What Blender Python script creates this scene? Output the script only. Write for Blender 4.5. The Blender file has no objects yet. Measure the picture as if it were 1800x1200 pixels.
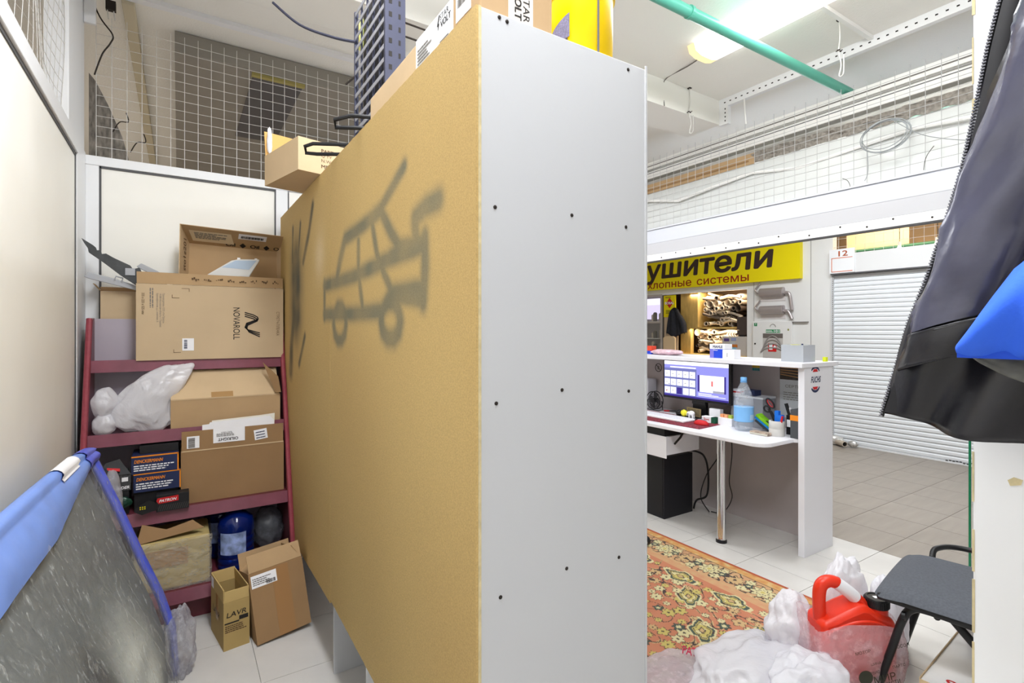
import bpy, bmesh, math, random
from math import pi, sin, cos, radians
from mathutils import Vector, Matrix, Euler, noise
from mathutils.geometry import tessellate_polygon

# ------------------------------------------------------------------ camera, world, lights
SC = bpy.context.scene
COL = SC.collection
cam_data = bpy.data.cameras.new('camera')
cam = bpy.data.objects.new('camera', cam_data)
COL.objects.link(cam)
cam.location = (0, 0, 1.45)
cam.rotation_euler = (radians(90), 0, radians(-32.757))
cam_data.sensor_width = 36
cam_data.lens = 18.22
cam_data.shift_y = -0.01167
cam_data.clip_start = 0.02
SC.camera = cam

world = bpy.data.worlds.new('hall_light')
SC.world = world
world.use_nodes = True
world.node_tree.nodes['Background'].inputs[0].default_value = (0.90, 0.94, 1.0, 1)
world.node_tree.nodes['Background'].inputs[1].default_value = 0.55

def lamp(name, loc, sx, sy, power, color=(1, 1, 1), rot=(0, 0, 0), spread=180):
    d = bpy.data.lights.new(name, 'AREA')
    d.shape = 'RECTANGLE'; d.size = sx; d.size_y = sy; d.energy = power; d.color = color
    d.spread = radians(spread)
    o = bpy.data.objects.new(name, d); COL.objects.link(o)
    o.location = loc; o.rotation_euler = rot
    return o
COOL = (0.93, 0.96, 1.0)
def fill_point(name, loc, power, r=0.06):  # unseen point light, added to brighten ceiling and walls
    d = bpy.data.lights.new(name, 'POINT'); d.energy = power; d.shadow_soft_size = r; d.color = COOL
    o = bpy.data.objects.new(name, d); COL.objects.link(o); o.location = loc
    return o
fill_point('fill_bay_ceiling', (0.30, 0.55, 3.08), 24)
fill_point('fill_shop_ceiling', (2.0, 0.9, 3.08), 26)
fill_point('fill_shop_ceiling_back', (2.2, 4.0, 3.0), 14)
lamp('lamp_shop_front', (2.75, 1.55, 3.255), 0.24, 1.3, 11, COOL)
lamp('unseen_lamp_shop_back', (2.4, 3.4, 3.02), 0.3, 1.2, 24, COOL)  # unseen lamp added to light the back of the shop
lamp('unseen_lamp_storage_bay', (0.42, 1.0, 3.25), 0.3, 1.8, 48, COOL)  # unseen lamp added over the bay to brighten its left wall
lamp('fill_behind_camera', (0.3, -1.2, 3.0), 1.0, 0.4, 16, COOL, (radians(-25), 0, 0))  # unseen fill light added behind the viewpoint
lamp('unseen_lamp_aisle', (5.4, 2.3, 3.25), 0.3, 2.6, 78, COOL)  # added out of view to light the aisle and shutter
lamp('fill_hall_beyond', (-0.6, 6.0, 2.6), 0.8, 0.4, 42, (1, 0.93, 0.85))  # unseen fill added to brighten the space behind the mesh
lamp('lamp_niche', (7.12, 5.1, 2.03), 0.08, 1.0, 9, (1, 0.82, 0.60), (0, radians(-30), 0))
lamp('fill_niche_lower', (7.10, 5.15, 1.455), 0.05, 0.9, 6, (1, 0.82, 0.60), (0, radians(-30), 0))  # fill light added for the lower shelf, no visible source
SC.view_settings.view_transform = 'Standard'
SC.view_settings.look = 'None'
SC.view_settings.gamma = 1
SC.view_settings.use_curve_mapping = False
SC.view_settings.exposure = 0.35

# ------------------------------------------------------------------ materials
def lin(c):
    c = c / 255
    return c / 12.92 if c <= 0.04045 else ((c + 0.055) / 1.055) ** 2.4
def rgb(r, g, b): return (lin(r), lin(g), lin(b), 1)
MATS = {}
def M(name, col, rough=0.6, metal=0.0, var=0.0, scale=8, bump=0.0, bscale=150, spec=0.4, stretch=(1, 1, 1), trans=0, ior=1.45):
    if name in MATS: return MATS[name]
    m = bpy.data.materials.new(name); m.use_nodes = True
    nt = m.node_tree; b = nt.nodes['Principled BSDF']
    c = rgb(*col)
    b.inputs['Base Color'].default_value = c
    b.inputs['Roughness'].default_value = rough
    b.inputs['Metallic'].default_value = metal
    b.inputs['Specular IOR Level'].default_value = spec
    b.inputs['IOR'].default_value = ior
    if trans: b.inputs['Transmission Weight'].default_value = trans
    if var or bump:
        tc = nt.nodes.new('ShaderNodeTexCoord'); mp = nt.nodes.new('ShaderNodeMapping')
        mp.inputs['Scale'].default_value = stretch
        nt.links.new(tc.outputs['Object'], mp.inputs['Vector'])
    if var:
        n = nt.nodes.new('ShaderNodeTexNoise'); n.inputs['Scale'].default_value = scale; n.inputs['Detail'].default_value = 5
        nt.links.new(mp.outputs[0], n.inputs['Vector'])
        r = nt.nodes.new('ShaderNodeValToRGB')
        r.color_ramp.elements[0].position = 0.3; r.color_ramp.elements[1].position = 0.7
        r.color_ramp.elements[0].color = tuple(x * (1 - var) for x in c[:3]) + (1,)
        r.color_ramp.elements[1].color = tuple(min(1, x * (1 + var)) for x in c[:3]) + (1,)
        nt.links.new(n.outputs['Fac'], r.inputs[0]); nt.links.new(r.outputs[0], b.inputs['Base Color'])
    if bump:
        n2 = nt.nodes.new('ShaderNodeTexNoise'); n2.inputs['Scale'].default_value = bscale; n2.inputs['Detail'].default_value = 4
        nt.links.new(mp.outputs[0], n2.inputs['Vector'])
        bp = nt.nodes.new('ShaderNodeBump'); bp.inputs['Strength'].default_value = bump; bp.inputs['Distance'].default_value = 0.004
        nt.links.new(n2.outputs['Fac'], bp.inputs['Height']); nt.links.new(bp.outputs[0], b.inputs['Normal'])
    MATS[name] = m
    return m
def glow(name, col, s):
    if name in MATS: return MATS[name]
    m = bpy.data.materials.new(name); m.use_nodes = True
    nt = m.node_tree; nt.nodes.remove(nt.nodes['Principled BSDF'])
    e = nt.nodes.new('ShaderNodeEmission'); e.inputs[0].default_value = rgb(*col); e.inputs[1].default_value = s
    nt.links.new(e.outputs[0], nt.nodes['Material Output'].inputs[0]); MATS[name] = m
    return m
def film(name, col, opacity, rough=0.25, streak=0.0, sscale=30, stretch=(1, 1, 1), bump=0.5, bscale=25, thin=0.5, twist=0.6, lo=0.5, hi=0.72):
    """thin plastic: part of the light passes straight through, the rest is scattered or mirrored"""
    m = bpy.data.materials.new(name); m.use_nodes = True
    nt = m.node_tree; b = nt.nodes['Principled BSDF']
    b.inputs['Base Color'].default_value = rgb(*col); b.inputs['Roughness'].default_value = rough
    b.inputs['Specular IOR Level'].default_value = 0.6
    tl = nt.nodes.new('ShaderNodeBsdfTranslucent'); tl.inputs[0].default_value = rgb(*col)
    m0 = nt.nodes.new('ShaderNodeMixShader'); m0.inputs[0].default_value = thin
    nt.links.new(b.outputs[0], m0.inputs[1]); nt.links.new(tl.outputs[0], m0.inputs[2])
    t = nt.nodes.new('ShaderNodeBsdfTransparent')
    mx = nt.nodes.new('ShaderNodeMixShader'); mx.inputs[0].default_value = opacity
    nt.links.new(t.outputs[0], mx.inputs[1]); nt.links.new(m0.outputs[0], mx.inputs[2])
    nt.links.new(mx.outputs[0], nt.nodes['Material Output'].inputs[0])
    tc = nt.nodes.new('ShaderNodeTexCoord'); mp = nt.nodes.new('ShaderNodeMapping'); mp.inputs['Scale'].default_value = stretch
    nt.links.new(tc.outputs['Object'], mp.inputs['Vector'])
    n = nt.nodes.new('ShaderNodeTexNoise'); n.inputs['Scale'].default_value = bscale; n.inputs['Detail'].default_value = 5
    n.inputs['Distortion'].default_value = twist
    nt.links.new(mp.outputs[0], n.inputs['Vector'])
    bp = nt.nodes.new('ShaderNodeBump'); bp.inputs['Strength'].default_value = bump; bp.inputs['Distance'].default_value = 0.012
    nt.links.new(n.outputs['Fac'], bp.inputs['Height']); nt.links.new(bp.outputs[0], b.inputs['Normal'])
    if streak:
        n3 = nt.nodes.new('ShaderNodeTexNoise'); n3.inputs['Scale'].default_value = sscale; n3.inputs['Detail'].default_value = 6
        n3.inputs['Roughness'].default_value = 0.7
        nt.links.new(mp.outputs[0], n3.inputs['Vector'])
        mr = nt.nodes.new('ShaderNodeMapRange'); mr.inputs[1].default_value = lo; mr.inputs[2].default_value = hi
        mr.inputs[3].default_value = opacity; mr.inputs[4].default_value = min(1, opacity + streak)
        nt.links.new(n3.outputs['Fac'], mr.inputs[0]); nt.links.new(mr.outputs[0], mx.inputs[0])
    MATS[name] = m
    return m
def attr_mat(name, rough=0.75, var=0.0, scale=200, bump=0.1, bscale=300):
    """colours come from the mesh's own 'paint' attribute (prints, spray paint, woven pattern, painted light and dark)"""
    m = bpy.data.materials.new(name); m.use_nodes = True
    nt = m.node_tree; b = nt.nodes['Principled BSDF']; b.inputs['Roughness'].default_value = rough
    b.inputs['Specular IOR Level'].default_value = 0.25
    a = nt.nodes.new('ShaderNodeAttribute'); a.attribute_name = 'paint'
    tc = nt.nodes.new('ShaderNodeTexCoord')
    src = a.outputs['Color']
    if var:
        n = nt.nodes.new('ShaderNodeTexNoise'); n.inputs['Scale'].default_value = scale; n.inputs['Detail'].default_value = 6
        nt.links.new(tc.outputs['Object'], n.inputs['Vector'])
        mr = nt.nodes.new('ShaderNodeMapRange'); mr.inputs[1].default_value = 0.25; mr.inputs[2].default_value = 0.75
        mr.inputs[3].default_value = 1 - var; mr.inputs[4].default_value = 1 + var
        nt.links.new(n.outputs['Fac'], mr.inputs[0])
        mu = nt.nodes.new('ShaderNodeVectorMath'); mu.operation = 'SCALE'
        nt.links.new(src, mu.inputs[0]); nt.links.new(mr.outputs[0], mu.inputs['Scale'])
        src = mu.outputs[0]
    nt.links.new(src, b.inputs['Base Color'])
    if bump:
        n2 = nt.nodes.new('ShaderNodeTexNoise'); n2.inputs['Scale'].default_value = bscale
        nt.links.new(tc.outputs['Object'], n2.inputs['Vector'])
        bp = nt.nodes.new('ShaderNodeBump'); bp.inputs['Strength'].default_value = bump; bp.inputs['Distance'].default_value = 0.003
        nt.links.new(n2.outputs['Fac'], bp.inputs['Height']); nt.links.new(bp.outputs[0], b.inputs['Normal'])
    MATS[name] = m
    return m

WHITE = M('white_painted_metal', (238, 239, 241), 0.4)
CREAM = M('cream_panel', (247, 245, 238), 0.5, var=0.02, scale=3)
SEAL = M('dark_rubber_seal', (88, 88, 90), 0.6)
LAMWHITE = M('grey_white_laminate', (197, 198, 201), 0.45, bump=0.03, bscale=60)
CHIPCORE = M('chipboard_core', (205, 190, 150), 0.9, var=0.15, scale=60)
CARD = M('cardboard', (182, 152, 114), 0.85, var=0.06, scale=6, bump=0.06, bscale=90)
CARD_L = M('light_cardboard', (204, 178, 142), 0.85, var=0.05, scale=6, bump=0.06, bscale=90)
CARD_D = M('dark_cardboard', (152, 120, 84), 0.85, var=0.06, scale=6, bump=0.06, bscale=90)
CARD_N = M('pale_cardboard', (198, 175, 143), 0.85, var=0.05, scale=4, bump=0.06, bscale=90)
TAPE = M('packing_tape', (172, 134, 86), 0.25, var=0.05)
PAPER = M('white_paper', (240, 240, 244), 0.7, var=0.02)
INK = M('black_ink', (38, 35, 34), 0.8)
GREYINK = M('grey_ink', (120, 116, 112), 0.8)
BROWNINK = M('brown_ink', (92, 70, 48), 0.8)
BLACK = M('black_plastic', (24, 24, 27), 0.4)
BLACKSATIN = M('black_carton', (30, 30, 33), 0.5, var=0.1, scale=30)
BURG = M('burgundy_paint', (106, 46, 56), 0.35, var=0.04, bump=0.04, bscale=120)
SCREW = M('screw_steel', (52, 46, 42), 0.5, metal=0.6)
CHROME = M('chrome', (225, 225, 225), 0.08, metal=1.0)
RED = M('red_print', (196, 30, 36), 0.6)
ORANGE = M('orange_print', (236, 140, 30), 0.6)
NAVY = M('navy_carton', (36, 46, 84), 0.5)
YELLOW = M('yellow_sign', (238, 220, 14), 0.35)
STEELW = M('galvanised_wire', (214, 212, 208), 0.45, metal=0.2)

# ------------------------------------------------------------------ mesh helpers
def box(bm, x0, x1, y0, y1, z0, z1, m=None):
    r = bmesh.ops.create_cube(bm, size=1)
    T = Matrix.Translation(((x0 + x1) / 2, (y0 + y1) / 2, (z0 + z1) / 2)) @ Matrix.Diagonal((abs(x1 - x0), abs(y1 - y0), abs(z1 - z0), 1))
    if m is not None: T = m @ T
    bmesh.ops.transform(bm, matrix=T, verts=r['verts'])
    return r['verts']
def bx(*a): bm = bmesh.new(); box(bm, *a); return bm
def frame_at(t, up=Vector((0, 0, 1))):
    t = t.normalized()
    if abs(t.dot(up)) > 0.98: up = Vector((1, 0, 0))
    a = t.cross(up).normalized(); return a, a.cross(t).normalized()
def tube(bm, pts, r, seg=10, cap=True, closed=False):
    pts = [Vector(p) for p in pts]; n = len(pts); rings = []
    a = None
    for i, p in enumerate(pts):
        if closed: t = pts[(i + 1) % n] - pts[i - 1]
        else: t = pts[min(i + 1, n - 1)] - pts[max(i - 1, 0)]
        t.normalize()
        if a is None: a, b = frame_at(t)
        else:
            a = (a - t * a.dot(t)).normalized(); b = a.cross(t).normalized()
        rr = r[i] if isinstance(r, (list, tuple)) else r
        rings.append([bm.verts.new(p + a * rr * cos(2 * pi * k / seg) + b * rr * sin(2 * pi * k / seg)) for k in range(seg)])
    m = n if closed else n - 1
    for i in range(m):
        A, B = rings[i], rings[(i + 1) % n]
        for k in range(seg):
            bm.faces.new((A[k], A[(k + 1) % seg], B[(k + 1) % seg], B[k]))
    if cap and not closed:
        bm.faces.new(rings[0][::-1]); bm.faces.new(rings[-1])
    return bm
def tb(pts, r, seg=10, **k): bm = bmesh.new(); tube(bm, pts, r, seg, **k); return bm
def smooth_path(pts, n=6):
    P = [Vector(p) for p in pts]; out = []
    for i in range(len(P) - 1):
        p0, p1, p2, p3 = P[max(i - 1, 0)], P[i], P[i + 1], P[min(i + 2, len(P) - 1)]
        for k in range(n):
            t = k / n
            out.append(0.5 * ((2 * p1) + (p2 - p0) * t + (2 * p0 - 5 * p1 + 4 * p2 - p3) * t * t + (3 * p1 - p0 - 3 * p2 + p3) * t ** 3))
    out.append(P[-1]); return out
def lathe(bm, prof, seg=24, c=(0, 0, 0), m=None):
    rings = []
    for (r, z) in prof:
        ring = []
        for k in range(seg):
            v = Vector((c[0] + r * cos(2 * pi * k / seg), c[1] + r * sin(2 * pi * k / seg), c[2] + z))
            if m is not None: v = m @ v
            ring.append(bm.verts.new(v))
        rings.append(ring)
    for i in range(len(rings) - 1):
        for k in range(seg):
            bm.faces.new((rings[i][k], rings[i][(k + 1) % seg], rings[i + 1][(k + 1) % seg], rings[i + 1][k]))
    if prof[0][0] > 1e-5: bm.faces.new(rings[0][::-1])
    if prof[-1][0] > 1e-5: bm.faces.new(rings[-1])
    return bm
def lt(prof, seg=24, c=(0, 0, 0), m=None): bm = bmesh.new(); lathe(bm, prof, seg, c, m); return bm
def prism(bm, poly, origin, xd, yd, depth):
    """polygon in the plane (origin; xd, yd), pushed out by depth along xd x yd"""
    o, x, y = Vector(origin), Vector(xd), Vector(yd); n = x.cross(y).normalized() * depth
    A = [bm.verts.new(o + x * p[0] + y * p[1]) for p in poly]; B = [bm.verts.new(v.co + n) for v in A]
    try:
        bm.faces.new(A[::-1]); bm.faces.new(B)
        for i in range(len(A)): bm.faces.new((A[i], A[(i + 1) % len(A)], B[(i + 1) % len(A)], B[i]))
    except ValueError: pass
    return bm
def pr(*a): bm = bmesh.new(); prism(bm, *a); return bm
def grid(bm, fn, nu, nv):
    V = [[bm.verts.new(fn(i / nu, j / nv)) for j in range(nv + 1)] for i in range(nu + 1)]
    for i in range(nu):
        for j in range(nv): bm.faces.new((V[i][j], V[i + 1][j], V[i + 1][j + 1], V[i][j + 1]))
    return bm
def gd(fn, nu, nv): bm = bmesh.new(); grid(bm, fn, nu, nv); return bm
def ico(bm, c, r, sub=3, fn=None):
    q = bmesh.ops.create_icosphere(bm, subdivisions=sub, radius=1)
    for v in q['verts']:
        d = v.co.copy(); k = fn(d) if fn else 1
        v.co = Vector((c[0] + d.x * r[0] * k, c[1] + d.y * r[1] * k, c[2] + d.z * r[2] * k))
    return bm
def crumple(c, r, seed=0, amp=0.18, freq=2.2, sub=5, floor=None, ridge=0.10, flat=0.0):
    bm = bmesh.new(); off = Vector((seed * 7.3, seed * 3.1, seed * 5.7))
    def fn(d):
        a = noise.noise(d * freq + off) * amp
        q = Vector((d.x * 0.55 + d.z * 0.5, d.y * 1.1 - d.x * 0.3, d.z * 0.6 + d.y * 0.4))
        b = (1 - abs(noise.noise(q * freq * 1.9 + off * 2))) ** 4 * ridge
        e = (1 - abs(noise.noise(Vector((q.y, q.z, q.x)) * freq * 2.9 + off * 3))) ** 5 * ridge * 0.6
        return 1 + a + b + e
    ico(bm, c, r, sub, fn)
    for _ in range(2): bmesh.ops.smooth_vert(bm, verts=bm.verts, factor=0.5, use_axis_x=True, use_axis_y=True, use_axis_z=True)
    if floor is not None:
        for v in bm.verts:
            if v.co.z < floor: v.co.z = floor + 0.0005
    return bm

INV = {}
def link(o): COL.objects.link(o)
def obj(name, bm, mat, parent=None, smooth=False, bevel=0.0, world=True, label=None, cat=None, group=None, kind=None, solid=0, mods=None, recalc=True):
    if parent is not None and world and parent.name in INV: bmesh.ops.transform(bm, matrix=INV[parent.name], verts=bm.verts)
    if recalc: bmesh.ops.recalc_face_normals(bm, faces=bm.faces)
    me = bpy.data.meshes.new(name); bm.to_mesh(me); bm.free()
    return ob_mesh(name, me, mat, parent, smooth, bevel, label, cat, group, kind, solid)
def ob_mesh(name, me, mat, parent=None, smooth=False, bevel=0.0, label=None, cat=None, group=None, kind=None, solid=0):
    for m in (mat if isinstance(mat, (list, tuple)) else [mat]): me.materials.append(m)
    if smooth:
        me.shade_smooth() if hasattr(me, 'shade_smooth') else None
        if smooth != 'all':
            try: me.set_sharp_from_angle(angle=radians(40))
            except Exception: pass
    o = bpy.data.objects.new(name, me); link(o)
    if parent is not None:
        o.parent = parent
        if parent.name in INV: INV[o.name] = INV[parent.name]
    if solid:
        s = o.modifiers.new('thickness', 'SOLIDIFY'); s.thickness = solid; s.offset = 0
    if bevel:
        b = o.modifiers.new('edge', 'BEVEL'); b.width = bevel; b.segments = 2; b.limit_method = 'ANGLE'
    tag(o, label, cat, group, kind); return o
def tag(o, label=None, cat=None, group=None, kind=None):
    if label: o['label'] = label
    if cat: o['category'] = cat
    if group: o['group'] = group
    if kind: o['kind'] = kind
    return o
def thing(name, label, cat, loc=(0, 0, 0), rot=(0, 0, 0), group=None):
    o = bpy.data.objects.new(name, None); link(o)
    o.empty_display_size = 0.05
    o.location = loc; o.rotation_euler = rot
    INV[o.name] = (Matrix.Translation(loc) @ Euler(rot).to_matrix().to_4x4()).inverted()
    return tag(o, label, cat, group)
def struct(name, bm, mat, parent=None, **k):
    return obj(name, bm, mat, parent, kind=None if parent else 'structure', **k)
def glyphs(s, shear, name):
    """flat letters; every outline is filled by itself with its own holes, since some letters are drawn as overlapping strokes"""
    cu = bpy.data.curves.new(name, 'FONT'); cu.body = s; cu.resolution_u = 3
    cu.shear = shear; cu.fill_mode = 'NONE'
    t = bpy.data.objects.new(name, cu); src = bpy.data.meshes.new_from_object(t)
    bpy.data.objects.remove(t); bpy.data.curves.remove(cu)
    nb = {}
    for e in src.edges:
        i, j = e.vertices; nb.setdefault(i, []).append(j); nb.setdefault(j, []).append(i)
    P = [v.co.copy() for v in src.vertices]; bpy.data.meshes.remove(src)
    seen = set(); loops = []
    for i in nb:
        if i in seen: continue
        L = [i]; seen.add(i); prev, cur = None, i
        while True:
            nx = [k for k in nb[cur] if k != prev and k not in seen]
            if not nx: break
            prev, cur = cur, nx[0]; L.append(cur); seen.add(cur)
        if len(L) > 2: loops.append([P[k] for k in L])
    def area(L): return 0.5 * sum(L[k].x * L[(k + 1) % len(L)].y - L[(k + 1) % len(L)].x * L[k].y for k in range(len(L)))
    def inside(p, L):
        c = False
        for k in range(len(L)):
            a, b = L[k], L[k - 1]
            if (a.y > p.y) != (b.y > p.y) and p.x < (b.x - a.x) * (p.y - a.y) / (b.y - a.y) + a.x: c = not c
        return c
    # soft-sign letters: the bowl starts inside its own stem; pull it back to the stem's edge
    for L in loops:
        for k in range(len(L)):
            a, b = L[k], L[k - 1]
            if abs(a.y - b.y) > 0.3 and abs(a.x - b.x) < 0.12:
                for p in L:
                    if p in (a, b) or not min(a.y, b.y) < p.y < max(a.y, b.y): continue
                    ex = a.x + (b.x - a.x) * (p.y - a.y) / (b.y - a.y)
                    if 0 < ex - p.x < 0.035: p.x = ex + 0.001
    # a hole is an outline wholly inside another one
    A = [abs(area(L)) for L in loops]; host = {}
    for h, L in enumerate(loops):
        for o, Q in enumerate(loops):
            if o != h and A[o] > A[h] * 1.3 and area(L) * area(Q) < 0 and sum(inside(p, Q) for p in L) > 0.6 * len(L) and (h not in host or A[o] < A[host[h]]): host[h] = o
    V, F = [], []
    for o, Q in enumerate(loops):
        if o in host: continue
        poly = [Q] + [loops[h] for h in host if host[h] == o]; base = len(V)
        for L in poly: V += [tuple(p) for p in L]
        F += [tuple(base + k for k in tri) for tri in tessellate_polygon(poly)]
    me = bpy.data.meshes.new(name); me.from_pydata(V, [], F)
    return me
def txt(s, mat, parent, origin, xd, yd, w, h, bold=0.0, shear=0.0, name='lettering', align=None, mirror=False):
    """lettering fitted to w x h in the plane (origin; xd, yd); world coordinates"""
    me = glyphs(s, shear, name)
    xs = [v.co.x for v in me.vertices]; ys = [v.co.y for v in me.vertices]
    if not xs: return None
    x0, x1, y0, y1 = min(xs), max(xs), min(ys), max(ys)
    o, X, Y = Vector(origin), Vector(xd).normalized(), Vector(yd).normalized()
    inv = INV.get(parent.name) if parent is not None else None
    for v in me.vertices:
        p = o + X * ((v.co.x - x0) / (x1 - x0) * w) + Y * ((v.co.y - y0) / (y1 - y0) * h)
        v.co = inv @ p if inv is not None else p
    if bold:
        # heavier strokes: the same glyphs laid again, shifted by part of a stroke
        bm = bmesh.new(); bm.from_mesh(me); n = X.cross(Y) * 0.00012
        R3 = inv.to_3x3() if inv is not None else Matrix.Identity(3)
        bm.verts.index_update()
        vs = [v.co.copy() for v in bm.verts]; fs = [[v.index for v in f.verts] for f in bm.faces]; bm.free()
        kx = bold * 0.8 * w / (x1 - x0); ky = bold * 0.8 * h / (y1 - y0)
        V, F = list(vs), list(fs)
        for i, (a, b) in enumerate(((1, 0), (-1, 0), (0, 1), (0, -1), (0.7, 0.7), (-0.7, 0.7), (0.7, -0.7), (-0.7, -0.7))):
            d = R3 @ (X * a * kx + Y * b * ky + n * (i + 1) * 0.3); base = len(V)
            V += [p + d for p in vs]; F += [[base + k for k in f] for f in fs]
        me = bpy.data.meshes.new(name); me.from_pydata([tuple(p) for p in V], [], F)
    me.materials.clear()
    return ob_mesh(name, me, mat, parent)
def plate(bm, o, xd, yd, w, h, t=0.0008):
    """thin print or sticker in the plane (o; xd, yd)"""
    return prism(bm, [(0, 0), (w, 0), (w, h), (0, h)], o, Vector(xd).normalized(), Vector(yd).normalized(), t)
def pl(*a): bm = bmesh.new(); plate(bm, *a); return bm
def bars(o, xd, yd, w, h, n, seed=1):
    """barcode bars"""
    bm = bmesh.new(); rnd = random.Random(seed); x = 0; X = Vector(xd).normalized()
    while x < w:
        b = w / n * rnd.choice((0.4, 0.7, 1.1)); plate(bm, Vector(o) + X * x, xd, yd, min(b, w - x) , h); x += b + w / n * rnd.choice((0.4, 0.8))
    return bm
def lines(o, xd, yd, w, h, n, seed=1, fill=0.5):
    """rows of print too small to read"""
    bm = bmesh.new(); rnd = random.Random(seed); Y = Vector(yd).normalized(); X = Vector(xd).normalized()
    for i in range(n):
        x = 0; L = w * rnd.uniform(0.6, 1)
        while x < L:
            l = min(w * rnd.uniform(0.05, 0.16), L - x); plate(bm, Vector(o) + Y * (h * i / n) + X * x, xd, yd, l, h / n * fill, 0.0006); x += l + w * 0.02
    return bm
def paint_mesh(name, nu, nv, place, colour):
    """dense sheet whose corner colours are computed from its own surface coordinates"""
    verts = []; faces = []; cols = []
    for i in range(nu + 1):
        for j in range(nv + 1):
            verts.append(place(i / nu, j / nv)); cols.append(colour(i / nu, j / nv))
    for i in range(nu):
        for j in range(nv):
            a = i * (nv + 1) + j; faces.append((a, a + nv + 1, a + nv + 2, a + 1))
    me = bpy.data.meshes.new(name); me.from_pydata(verts, [], faces)
    at = me.color_attributes.new('paint', 'FLOAT_COLOR', 'POINT')
    flat = []
    for c in cols: flat += [c[0], c[1], c[2], 1]
    at.data.foreach_set('color', flat)
    return me
XP, YP, ZP = (1, 0, 0), (0, 1, 0), (0, 0, 1)
YN, XN, ZN = (0, -1, 0), (-1, 0, 0), (0, 0, -1)

# ------------------------------------------------------------------ setting: floor
P0X, P0Y, PT = 0.285, 1.548, 0.397
GROUT = M('tile_grout', (196, 192, 186), 0.9)
floor = struct('floor', bx(-1.6, 9.0, -2.6, 9.0, -0.14, -0.008), GROUT)
TILE_A = M('grey_floor_tile', (204, 201, 197), 0.33, var=0.05, scale=5, bump=0.05, bscale=40)
TILE_B = M('taupe_aisle_tile', (150, 141, 131), 0.36, var=0.10, scale=5, stretch=(0.35, 3, 1), bump=0.04, bscale=40)
def tile_mesh(mat, name):
    me = bpy.data.meshes.new(name); bm = bx(0.0015, PT - 0.0015, 0.0015, PT - 0.0015, -0.01, 0)
    bm.to_mesh(me); bm.free(); me.materials.append(mat); return me
TM = [tile_mesh(TILE_A, 'floor_tile'), tile_mesh(TILE_B, 'aisle_tile')]
for i in range(-2, 18):
    for j in range(-4, 9):
        x, y = P0X + PT * i, P0Y + PT * j
        if 0.6 < x < 1.0 or x > 6.9 or (x > 1 and y > 4.3) or (x < 1 and y < -1): continue
        o = bpy.data.objects.new('tile', TM[1 if x > 3.7 else 0]); link(o)
        o.parent = floor; o.location = (x, y, 0)

# ------------------------------------------------------------------ setting: ceiling, beam
CEIL = M('ceiling_plaster', (242, 240, 234), 0.8, bump=0.45, bscale=90)
struct('ceiling', bx(-1.6, 9.0, -2.6, 9.0, 3.33, 3.45), CEIL)
beam = struct('trim_1', bx(-1.6, 3.74, 2.66, 2.98, 3.13, 3.33), M('white_beam', (236, 234, 228), 0.7, bump=0.1, bscale=60))
strip = struct('trim_2', bx(-0.5, 1.6, 3.585, 3.635, 3.305, 3.33), WHITE)
tr = struct('trim_3', bx(3.735, 3.775, -1.0, 2.66, 3.262, 3.33), WHITE)
bm = bmesh.new(); box(bm, 3.735, 3.775, 2.58, 2.66, 3.12, 3.262)
struct('trim_4', bm, WHITE)
bm = bmesh.new()
for k in range(34):
    y = 0.95 + k * 0.05; box(bm, 3.733, 3.7352, y, y + 0.014, 3.290, 3.298)
for k in range(4): box(bm, 3.733, 3.7352, 2.60, 2.608, 3.14 + k * 0.032, 3.152 + k * 0.032)
obj('slots', bm, INK, tr)['kind'] = 'stuff'
# ceiling and walls of the hall beyond the storage bay
struct('wall_back', bx(-1.6, 9.0, 8.9, 9.0, 0, 3.45), M('hall_wall', (178, 168, 156), 0.9, bump=0.2, bscale=60))
DUCT = M('grey_duct_metal', (150, 145, 136), 0.55, var=0.06, scale=4)
d = thing('ventilation_duct', 'large grey box duct hanging under the ceiling behind the wire mesh', 'duct', (0.6, 4.6, 3.2))
obj('casing', bx(-0.02, 1.9, 3.88, 7.2, 3.2, 3.325), DUCT, d)
obj('dark_panel', bx(0.43, 0.75, 3.95, 5.25, 3.185, 3.2), M('dark_duct_panel', (92, 90, 92), 0.5), d)
obj('edge_rim', bx(0.42, 0.76, 3.915, 3.95, 3.18, 3.2), M('olive_rim', (172, 160, 96), 0.6), d)
obj('seam', bx(0.75, 1.9, 4.9, 4.93, 3.19, 3.2), DUCT, d)
t = thing('ceiling_conduit', 'cream ceiling trim running away behind the mesh, left of the duct', 'conduit', (-0.24, 5.3, 3.29))
obj('channel', bx(-0.27, -0.21, 3.64, 8.6, 3.285, 3.33), M('cream_trim', (206, 196, 170), 0.6), t, bevel=0.004)

# ------------------------------------------------------------------ setting: left wall and back partition
lw = struct('wall_left', bx(-0.50, -0.432, -2.4, 3.335, 0, 2.322), CREAM)
obj('panel_seal', bx(-0.434, -0.428, -2.4, 3.335, 2.31, 2.326), SEAL, lw)
obj('panel_seal', bx(-0.434, -0.428, 3.322, 3.336, 0, 2.326), SEAL, lw)
obj('top_rail', bx(-0.50, -0.418, -2.4, 3.34, 2.326, 2.402), WHITE, lw, bevel=0.003)
obj('post', bx(-0.50, -0.424, 3.337, 3.62, 0, 2.41), WHITE, lw, bevel=0.003)
obj('upper_post', bx(-0.52, -0.430, 3.15, 3.62, 2.403, 3.33), WHITE, lw, bevel=0.003)
wp = struct('wall_partition', bx(-0.362, 0.519, 3.612, 3.65, 0, 2.343), CREAM)
obj('panel_seal', bx(-0.362, 0.53, 3.606, 3.613, 2.333, 2.345), SEAL, wp)
obj('panel_seal', bx(-0.366, -0.356, 3.606, 3.613, 0, 2.345), SEAL, wp)
obj('panel_seal', bx(0.516, 0.524, 3.606, 3.613, 0, 2.335), SEAL, wp)
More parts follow.
